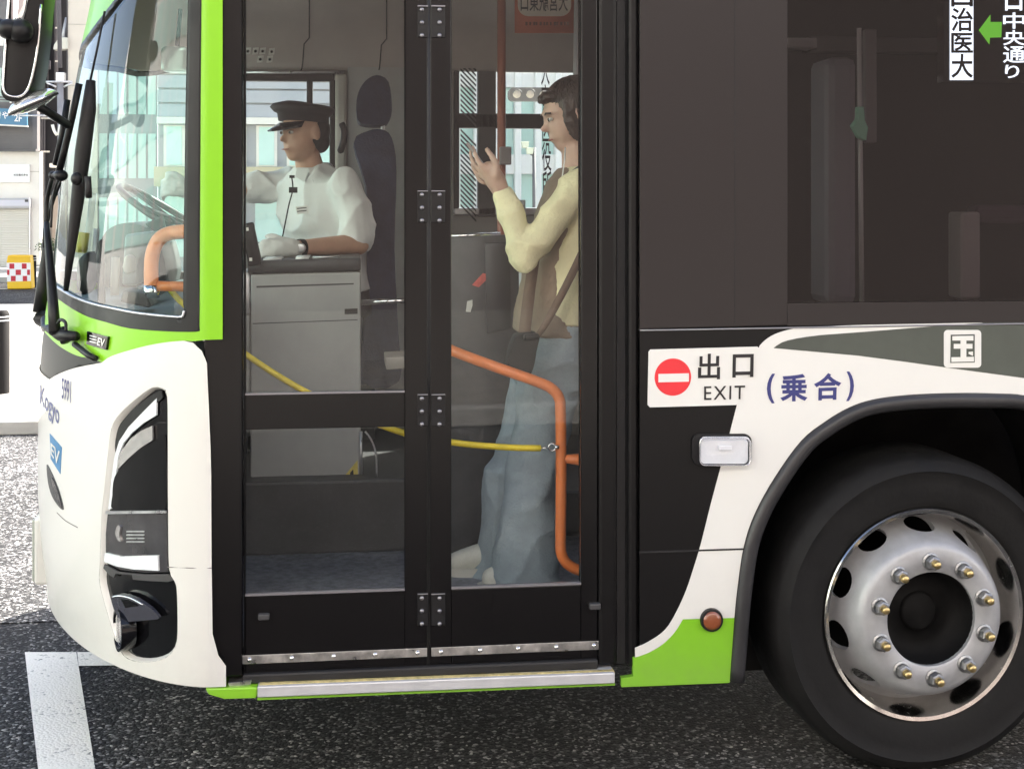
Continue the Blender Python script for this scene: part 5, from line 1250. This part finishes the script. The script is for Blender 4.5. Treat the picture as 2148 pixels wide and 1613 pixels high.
wallbox(60.5, 63.5, .12, BZ(436), yb_ - .08, .08, 'shutter_guide', M_STEEL, SHP)
wallbox(-90, 62, BZ(437), BZ(416), yb_ - .22, .22, 'shutter_box', mat('box_grey', (.42, .42, .44), .5), SHP, .02)
wallbox(-90, 62, BZ(432), BZ(420), yb_ - .25, .03, 'awning_edge', mat('awning_lilac', (.56, .56, .62), .5), SHP)
wallbox(52, 59, BZ(424), BZ(419), yb_ - .26, .02, 'shutter_switch', M_DKGREY, SHP)
wallbox(62.5, 84, BZ(362.5), BZ(361), yb_ - .012, .012, 'wall_joint', mat('joint_beige', (.5, .47, .42), .9), SHP)
wallbox(-60, 84, .12, BZ(553), yb_ - .03, .03, 'plinth', mat('plinth_grey', (.24, .235, .23), .8), SHP)
SG = thing('shop_sign', 'long white board with a short line of small black lettering above the shutter', 'sign', (BX(30), YB - .05, BZ(384)))
wallbox(-90, 62, BZ(384), BZ(347), yb_ - .07, .07, 'board', mat('sign_white', (.82, .82, .82), .4), SG, .005)
lettering('町田電機商会', [(29, 365), (59, 365), (59, 370), (29, 370)], M_INK, SG, h=.0, bold=.01, on=plane_on(yb_ - .075))
BS = thing('hanging_sign', 'blue sign board with white lettering on the dark grey siding', 'sign', (BX(20), YB - .3, BZ(265)))
bprism([(-60, 224), (56, 231), (57, 266), (-60, 260)], .08, 'board', mat('sign_blue', (.07, .20, .32), .45), BS, yb_ - .35)
bprism([(-60, 258), (57.5, 264), (57.5, 267), (-60, 261)], .09, 'board_edge', M_WW, BS, yb_ - .355)
lettering('きや', [(-8, 233), (17, 235), (17, 250), (-8, 249)], mat('sign_white', (.82, .82, .82)), BS, bold=.02, on=plane_on(yb_ - .36))
lettering('2F', [(30, 240), (46, 242), (46, 256), (30, 255)], MATS['sign_white'], BS, bold=.02, on=plane_on(yb_ - .36))
# dark narrow building with pipes
DRK = thing('alley_building', 'dark narrow wall with grey drain pipes between the shop and the beige building', 'building', (BX(115, YB + 1), YB + 1, .12))
wallbox(60, 160, .12, 9, YB + 1, .3, 'wall', mat('black_cladding', (.010, .009, .012), .6, var=.25, vscale=2), DRK)
wallbox(86, 160, .12, BZ(411, YB + .9), YB + .9, .12, 'lower_wall', mat('taupe_wall', (.36, .31, .27), .8, var=.1, vscale=2), DRK)
wallbox(92, 108, BZ(560, YB + .8), BZ(480, YB + .8), YB + .85, .06, 'door', mat('door_taupe', (.22, .19, .17), .6), DRK)
for px, r_ in ((88, .03), (93, .022), (100, .02), (118, .05)):
    MB().tube([(BX(px, YB + .8), YB + .8, .12 if px < 95 else 4.3), (BX(px, YB + .8), YB + .8, 9)], r_, 8).build('drain_pipe', M_PIPE, DRK, True)
    for py in (60, 130, 250, 320):
        MB().box((BX(px - 2.5, YB + .75), YB + .75, BZ(py)), (BX(px + 2.5, YB + .75), YB + .85, BZ(py) + .04)).build('pipe_clip', M_WW, DRK)
MB().tube([(BX(104, YB + .7), YB + .7, BZ(128)), (BX(104, YB + .7), YB + .7, BZ(146))], .03, 8).build('vent_pipe', M_PIPE, DRK, True)
wallbox(103, 118, BZ(352), BZ(343), YB + .6, .3, 'junction_box', M_WW, DRK, .02)
BGE = thing('beige_building', 'beige walled building edge rising behind the bus windscreen', 'building', (BX(165), YB - .6, .12))
wallbox(142, 204, .12, 9.5, YB - .6, .5, 'wall', mat('beige_wall', (.66, .60, .52), .85, var=.05, vscale=1.5), BGE)
for py in (66, 190, 300): wallbox(142, 204, BZ(py), BZ(py - 1.4), YB - .612, .012, 'wall_joint', MATS['joint_beige'], BGE)
wallbox(139.5, 142, .12, 9.5, YB - .62, .3, 'corner_trim', M_DKGREY, BGE)
TWR = thing('reflection_grid_building', 'grey block with a mint window grid added in place of a windscreen reflection', 'building', (BX(265), YB - .5, .12))  # added block, its window grid stands in for a windscreen reflection
wallbox(204, 330, .12, 12, YB - .5, .5, 'wall', mat('tower_grey', (.20, .215, .225), .7, var=.06, vscale=1.5), TWR)
for f_ in range(5):
    for k in range(6):
        wallbox(208 + k * 20.5, 224 + k * 20.5, .7 + f_ * 1.5, 1.75 + f_ * 1.5, YB - .53, .05, 'pane', mat('tower_glass', (.30, .44, .42), .12), TWR)
LMP = thing('wall_lamp', 'cream hooded lamp on a bracket over the dark alley', 'lamp', (BX(128, YB - .4), YB - .4, BZ(105)))
MB().prism([S(px, py, YB - .7) for px, py in [(111, 105), (113, 94), (120, 84), (130, 79), (142, 79), (142, 103)]], (0, .3, 0)).build('hood', mat('lamp_cream', (.62, .60, .52), .5), LMP, bevel=.02)
MB().tube([S(132, 82, YB - .6), S(136, 60, YB - .5), S(141, 38, YB - .5)], .05, 8).build('bracket', M_POLE, LMP, True)
PL = thing('utility_pole', 'pale grey utility pole with a clamp and short cross arms', 'pole', (BX(130, YB - 1.2), YB - 1.2, .12))
MB().tube([(BX(131, YB - 1.2), YB - 1.2, .12), (BX(126, YB - 1.2), YB - 1.2, BZ(158, YB - 1.2))], [.085, .07], 14).build('post', mat('pole_concrete', (.27, .265, .285), .7, var=.1), PL, True)
MB().tube([(BX(126, YB - 1.2), YB - 1.2, BZ(158)), (BX(119, YB - 1.2), YB - 1.2, 9)], .05, 10).build('upper_tube', M_PIPE, PL, True)
wallbox(117, 135, BZ(186), BZ(168), YB - 1.3, .2, 'clamp', M_STEEL, PL, .01)
for a_, b_ in (((82, 172), (152, 172)), ((98, 174), (118, 183)), ((134, 183), (152, 174)), ((40, 243), (106, 243)), ((100, 246), (118, 255))):
    MB().tube([S(*a_, YB - 1.3), S(*b_, YB - 1.3)], .022, 8).build('cross_arm', M_STEEL, PL, True)
MB().tube([S(*p, YB - 1.3) for p in smooth2([(110, 262), (114, 275), (122, 284), (126, 262)], 3)], .035, 8).build('insulator', M_WW, PL, True)
# traffic barrier
tb = GZ(40, 607, .12); yt = tb.y; yt = 23.0
def TB(px, py): return S(px, py, yt)
zb_ = .004
k_ = (EYE - .004) / ((607 - 420)) ; yt = F_PX * k_ * AX.y - DIST - (40 - CX) * k_ * RX.y * 0 - ((40 - CX) / F_PX) * F_PX * k_ * math.sin(PSI)
TBR = thing('traffic_barrier', 'yellow plastic barrier with red and white chequered face standing on the road', 'barrier', (S(40, 607, yt).x, yt, .004))
MB().prism([S(px, py, yt) for px, py in ((13, 551), (16, 536), (62, 536), (64, 551), (66, 606), (15, 607))], (0, .3, 0)).build('shell', mat('barrier_yellow', (.80, .50, .02), .5), TBR, bevel=.02)
decal('chequer_field', [(13.5, 551.5), (64, 551.5), (65, 590), (15, 591)], mat('sign_white', (.82, .82, .82)), TBR, h=.004, base=.004, on=plane_on(yt))
M_RED = mat('chequer_red', (.50, .02, .04), .5)
for x0, y0, x1, y1 in ((20, 553, 30, 564), (46, 553, 56, 564), (15, 566, 20, 577), (33, 566, 44, 577), (57, 566, 63, 577), (23, 579, 33, 590), (48, 579, 57, 590)):
    decal('chequer', [(x0, y0), (x1, y0), (x1, y1), (x0, y1)], M_RED, TBR, h=.007, base=.002, on=plane_on(yt))
wallbox(17, 64, S(40, 541, yt).z, S(40, 538, yt).z, yt - .015, .02, 'top_rib', mat('barrier_yellow', (.8, .5, .02)), TBR)
# bollards
def bollard(px, ptop, pbase, r_px, label):
    k = EYE / (pbase - 420); d = F_PX * k; p = CAM + ray(px, pbase) * d; z1 = p.z + (pbase - ptop) * k; r_ = r_px * k
    B = thing('bollard', label, 'bollard', (p.x, p.y, 0), 'street bollards')
    M_B = mat('bollard_brown', (.012, .0105, .010), .7, spec=.2)
    MB().lathe([(r_ * 1.08, 0), (r_ * 1.08, .02), (r_, .025), (r_, z1 - .03), (r_ * .8, z1), (.0001, z1 + .005)], (p.x, p.y, 0), (0, 0, 1), 24).build('post', M_B, B, True, auto=40)
    for t in (.045, .075 if r_px > 8 else .09): MB().lathe([(r_ * 1.03, z1 - t - .008), (r_ * 1.03, z1 - t + .004)], (p.x, p.y, 0), (0, 0, 1), 24).build('band', mat('band_white', (.75, .75, .75), .4), B, True)
bollard(-2, 652, 850, 21, 'dark bollard with pale bands standing on the sunlit pavement in front of the bus')
bollard(70.5, 536, 605, 5.5, 'dark brown bollard with pale bands right beside the traffic barrier')
# planter by the alley
PT = thing('potted_plant', 'leafy green shrub in a tall dark pot by the alley', 'plant', (BX(105, YB - .4), YB - .4, .12))
MB().prism([S(px, py, YB - .5) for px, py in ((98, 527), (110, 527), (109, 562), (99, 562))], (0, .25, 0)).build('pot', M_DKGREY, PT, bevel=.01)
lv = MB(); random.seed(3)
for k in range(900):
    c = S(random.gauss(100, 8), random.gauss(517, 6), YB - .4 + random.gauss(0, .10)); a = Vector((random.gauss(0, 1), random.gauss(0, 1), random.gauss(0, 1))).normalized() * .03; b_ = a.orthogonal().normalized() * .014
    lv.add([c - a, c + b_, c + a, c - b_], [(0, 1, 2, 3)])
lv.build('foliage', mat('leaf_green', (.06, .10, .04), .6, var=.4, vscale=12), PT, fix=False)
lv = MB()
for k in range(7):
    c = S(104, 528, YB - .4); lv.tube([c, c + Vector((random.uniform(-.12, .06), random.uniform(-.08, .08), random.uniform(.08, .2)))], [.006, .003], 5)
lv.build('stem', mat('stem_brown', (.08, .06, .04), .8), PT)
# grey boarded building seen past the driver
YS = 24.8
SDG = thing('boarded_building', 'building with wide grey boards above mint windows seen through the driver window', 'building', (BX(480, YS), YS, .12))
x0_, x1_ = BX(330, YS), BX(905, YS)
MB().box((x0_, YS + .12, .12), (x1_, YS + .6, 11)).build('wall', mat('grey_wall', (.38, .40, .42), .7), SDG)
M_BRD = mat('grey_board', (.40, .42, .45), .6, var=.06, vscale=1.5)
zz = BZ(247, YS)
for k in range(14):
    za = zz + k * .30; m_ = M_BRD
    if za > BZ(172, YS): m_ = M_WW
    MB().box((x0_, YS + .02 + .05 * (k % 2 == 0) * 0, za), (x1_, YS + .14, za + .265)).build('board', m_, SDG, bevel=.012)
MB().box((x0_, YS - .1, BZ(262, YS)), (x1_, YS + .12, BZ(248, YS))).build('ledge', M_WW, SDG)
M_MINT = mat('mint_glazing', (.55, .78, .72), .12, coat=.5, var=.08, vscale=.8)
for k in range(9):
    xa_ = x0_ + .12 + k * (x1_ - x0_) / 9; xb_ = xa_ + (x1_ - x0_) / 9 - .2
    wn = MB().box((xa_, YS + .05, BZ(350, YS)), (xb_, YS + .13, BZ(264, YS))).build('window', M_WW, SDG)
    MB().box((xa_ + .06, YS + .03, BZ(347, YS)), (xb_ - .06, YS + .06, BZ(267, YS))).build('pane', M_MINT, wn)
MB().box((x0_, YS - .5, BZ(392, YS)), (x1_, YS + .12, BZ(352, YS))).build('canopy', mat('canopy_ochre', (.55, .50, .33), .7), SDG)
for k in range(6):
    xa_ = x0_ + .1 + k * (x1_ - x0_) / 6
    MB().box((xa_, YS + .04, .5), (xa_ + (x1_ - x0_) / 6 - .25, YS + .13, BZ(395, YS))).build('shop_window', M_MINT, SDG)
# white office front across the street
YO = 27.5
OFC = thing('office_building', 'white office block with tall piers and mint window bands behind the bus', 'building', (BX(1150, YO), YO, .12))
x0_, x1_ = BX(910, YO), BX(1500, YO)
MB().box((x0_, YO + .35, .12), (x1_, YO + 1, 13)).build('wall', mat('office_white', (.80, .80, .77), .8, var=.03), OFC)
M_OW = MATS['office_white']; n_ = 14
for f_ in range(5):
    zf_ = .6 + f_ * 2.05
    MB().box((x0_, YO + .1, zf_ - .35), (x1_, YO + .4, zf_ + .12)).build('spandrel', M_OW, OFC, bevel=.02)
    for k in range(n_):
        xa_ = x0_ + (x1_ - x0_) * k / n_; xb_ = x0_ + (x1_ - x0_) * (k + 1) / n_
        MB().box((xa_ + .16, YO + .30, zf_ + .12), (xb_ - .02, YO + .36, zf_ + 1.7)).build('pane', M_MINT, OFC)
for k in range(n_ + 1):
    xa_ = x0_ + (x1_ - x0_) * k / n_; MB().box((xa_ - .02, YO, .12), (xa_ + .14, YO + .4, 11)).build('pier', M_OW, OFC, bevel=.03)
for nm in range(1):
    a = S(1120, 430, 20); LP = thing('street_lantern', 'slim street lantern with twin lamp heads standing before the white office', 'lamp', (a.x, 20, .1))
    MB().tube([(a.x, 20, .1), (a.x, 20, S(1127, 310, 20).z)], .03, 8).build('post', M_PIPE, LP, True)
    for px, py in ((1102, 305), (1112, 318)):
        MB().prism([S(px - 8, py - 8, 19.9), S(px + 8, py - 8, 19.9), S(px + 6, py + 6, 19.9), S(px - 6, py + 6, 19.9)], (0, .12, 0)).build('lantern', mat('lantern_glass', (.6, .62, .5), .3), LP, bevel=.01)
        MB().tube([S(px, py + 6, 20), S(1124, py + 12, 20)], .012, 6).build('arm', M_PIPE, LP, True)
TS = thing('traffic_signal', 'horizontal three-lamp traffic signal hanging over the street', 'traffic signal', S(1100, 205, 14))
MB().prism([S(px, py, 14) for px, py in rrect(1068, 184, 1160, 212, 10)], (0, .18, 0)).build('housing', mat('signal_grey', (.11, .10, .095), .5), TS, bevel=.01)
for px in (1084, 1112, 1140):
    c = S(px, 198, 14); MB().lathe([(.0001, .012), (.045, .01), (.055, 0)], c, (0, -1, 0), 20).build('lamp', mat('signal_lens', (.42, .36, .30), .3), TS, True)
    MB().tube([c + Vector((.06 * math.cos(t), -.05, .06 * math.sin(t))) for t in [math.pi * k / 8 for k in range(9)]], .008, 6).build('visor', mat('signal_grey', (.3, .29, .28)), TS, True)
MB().tube([S(1160, 196, 14.1), S(1400, 190, 14.1), S(1400, 700, 14.1) * 1.0], .04, 8).build('arm', M_PIPE, TS, True)
# bright corner building ahead of the bus: it mirrors in the windscreen
CRN = thing('corner_building', 'white high building with mint windows ahead of the bus', 'building', (-34, 0, 0))
MB().box((-36, -34, 0), (-34, 22, 22)).build('wall', M_OW, CRN)
for f_ in range(7):
    for k in range(14):
        MB().box((-34.0, -33 + k * 3.9, 1.2 + f_ * 3), (-33.92, -33 + k * 3.9 + 3.0, 1.2 + f_ * 3 + 1.9)).build('pane', M_MINT, CRN)
# street side behind the viewpoint: mirrors in doors and black panels
REA = thing('brown_facade_building', 'low brown tiled building on the near side of the street', 'building', (3, -15, .14))
MB().box((-9, -18, .14), (15, -15, 6.2)).build('wall', mat('brown_tile_wall', (.16, .132, .126), .8, var=.05, vscale=.8), REA)
for x0_, x1_, y1_, hh, lb in ((-34, -9.2, -14, 15, 'tall white unseen building added to bounce sunlight on the bus, towards its front'), (15.2, 44, -14, 15, 'tall white unseen building added to bounce sunlight on the bus, towards its tail'), (-14, 22, -19, 18, 'tall white unseen block added behind the low brown building to bounce sunlight')):
    WB = thing('bounce_building', lb, 'building', ((x0_ + x1_) / 2, y1_, .14))  # out of view, added to bounce sunlight onto the bus side
    MB().box((x0_, y1_ - 4, .14), (x1_, y1_, hh)).build('wall', mat('plaster_white', (.78, .765, .73), .85, var=.04, vscale=.6), WB)
    for f_ in range(5):
        for k in range(int((x1_ - x0_) / 4)):
            MB().box((x0_ + .8 + k * 4, y1_, 1.2 + f_ * 3), (x0_ + 2.6 + k * 4, y1_ + .06, 2.7 + f_ * 3)).build('window', mat('dark_window', (.08, .085, .09), .15), WB)
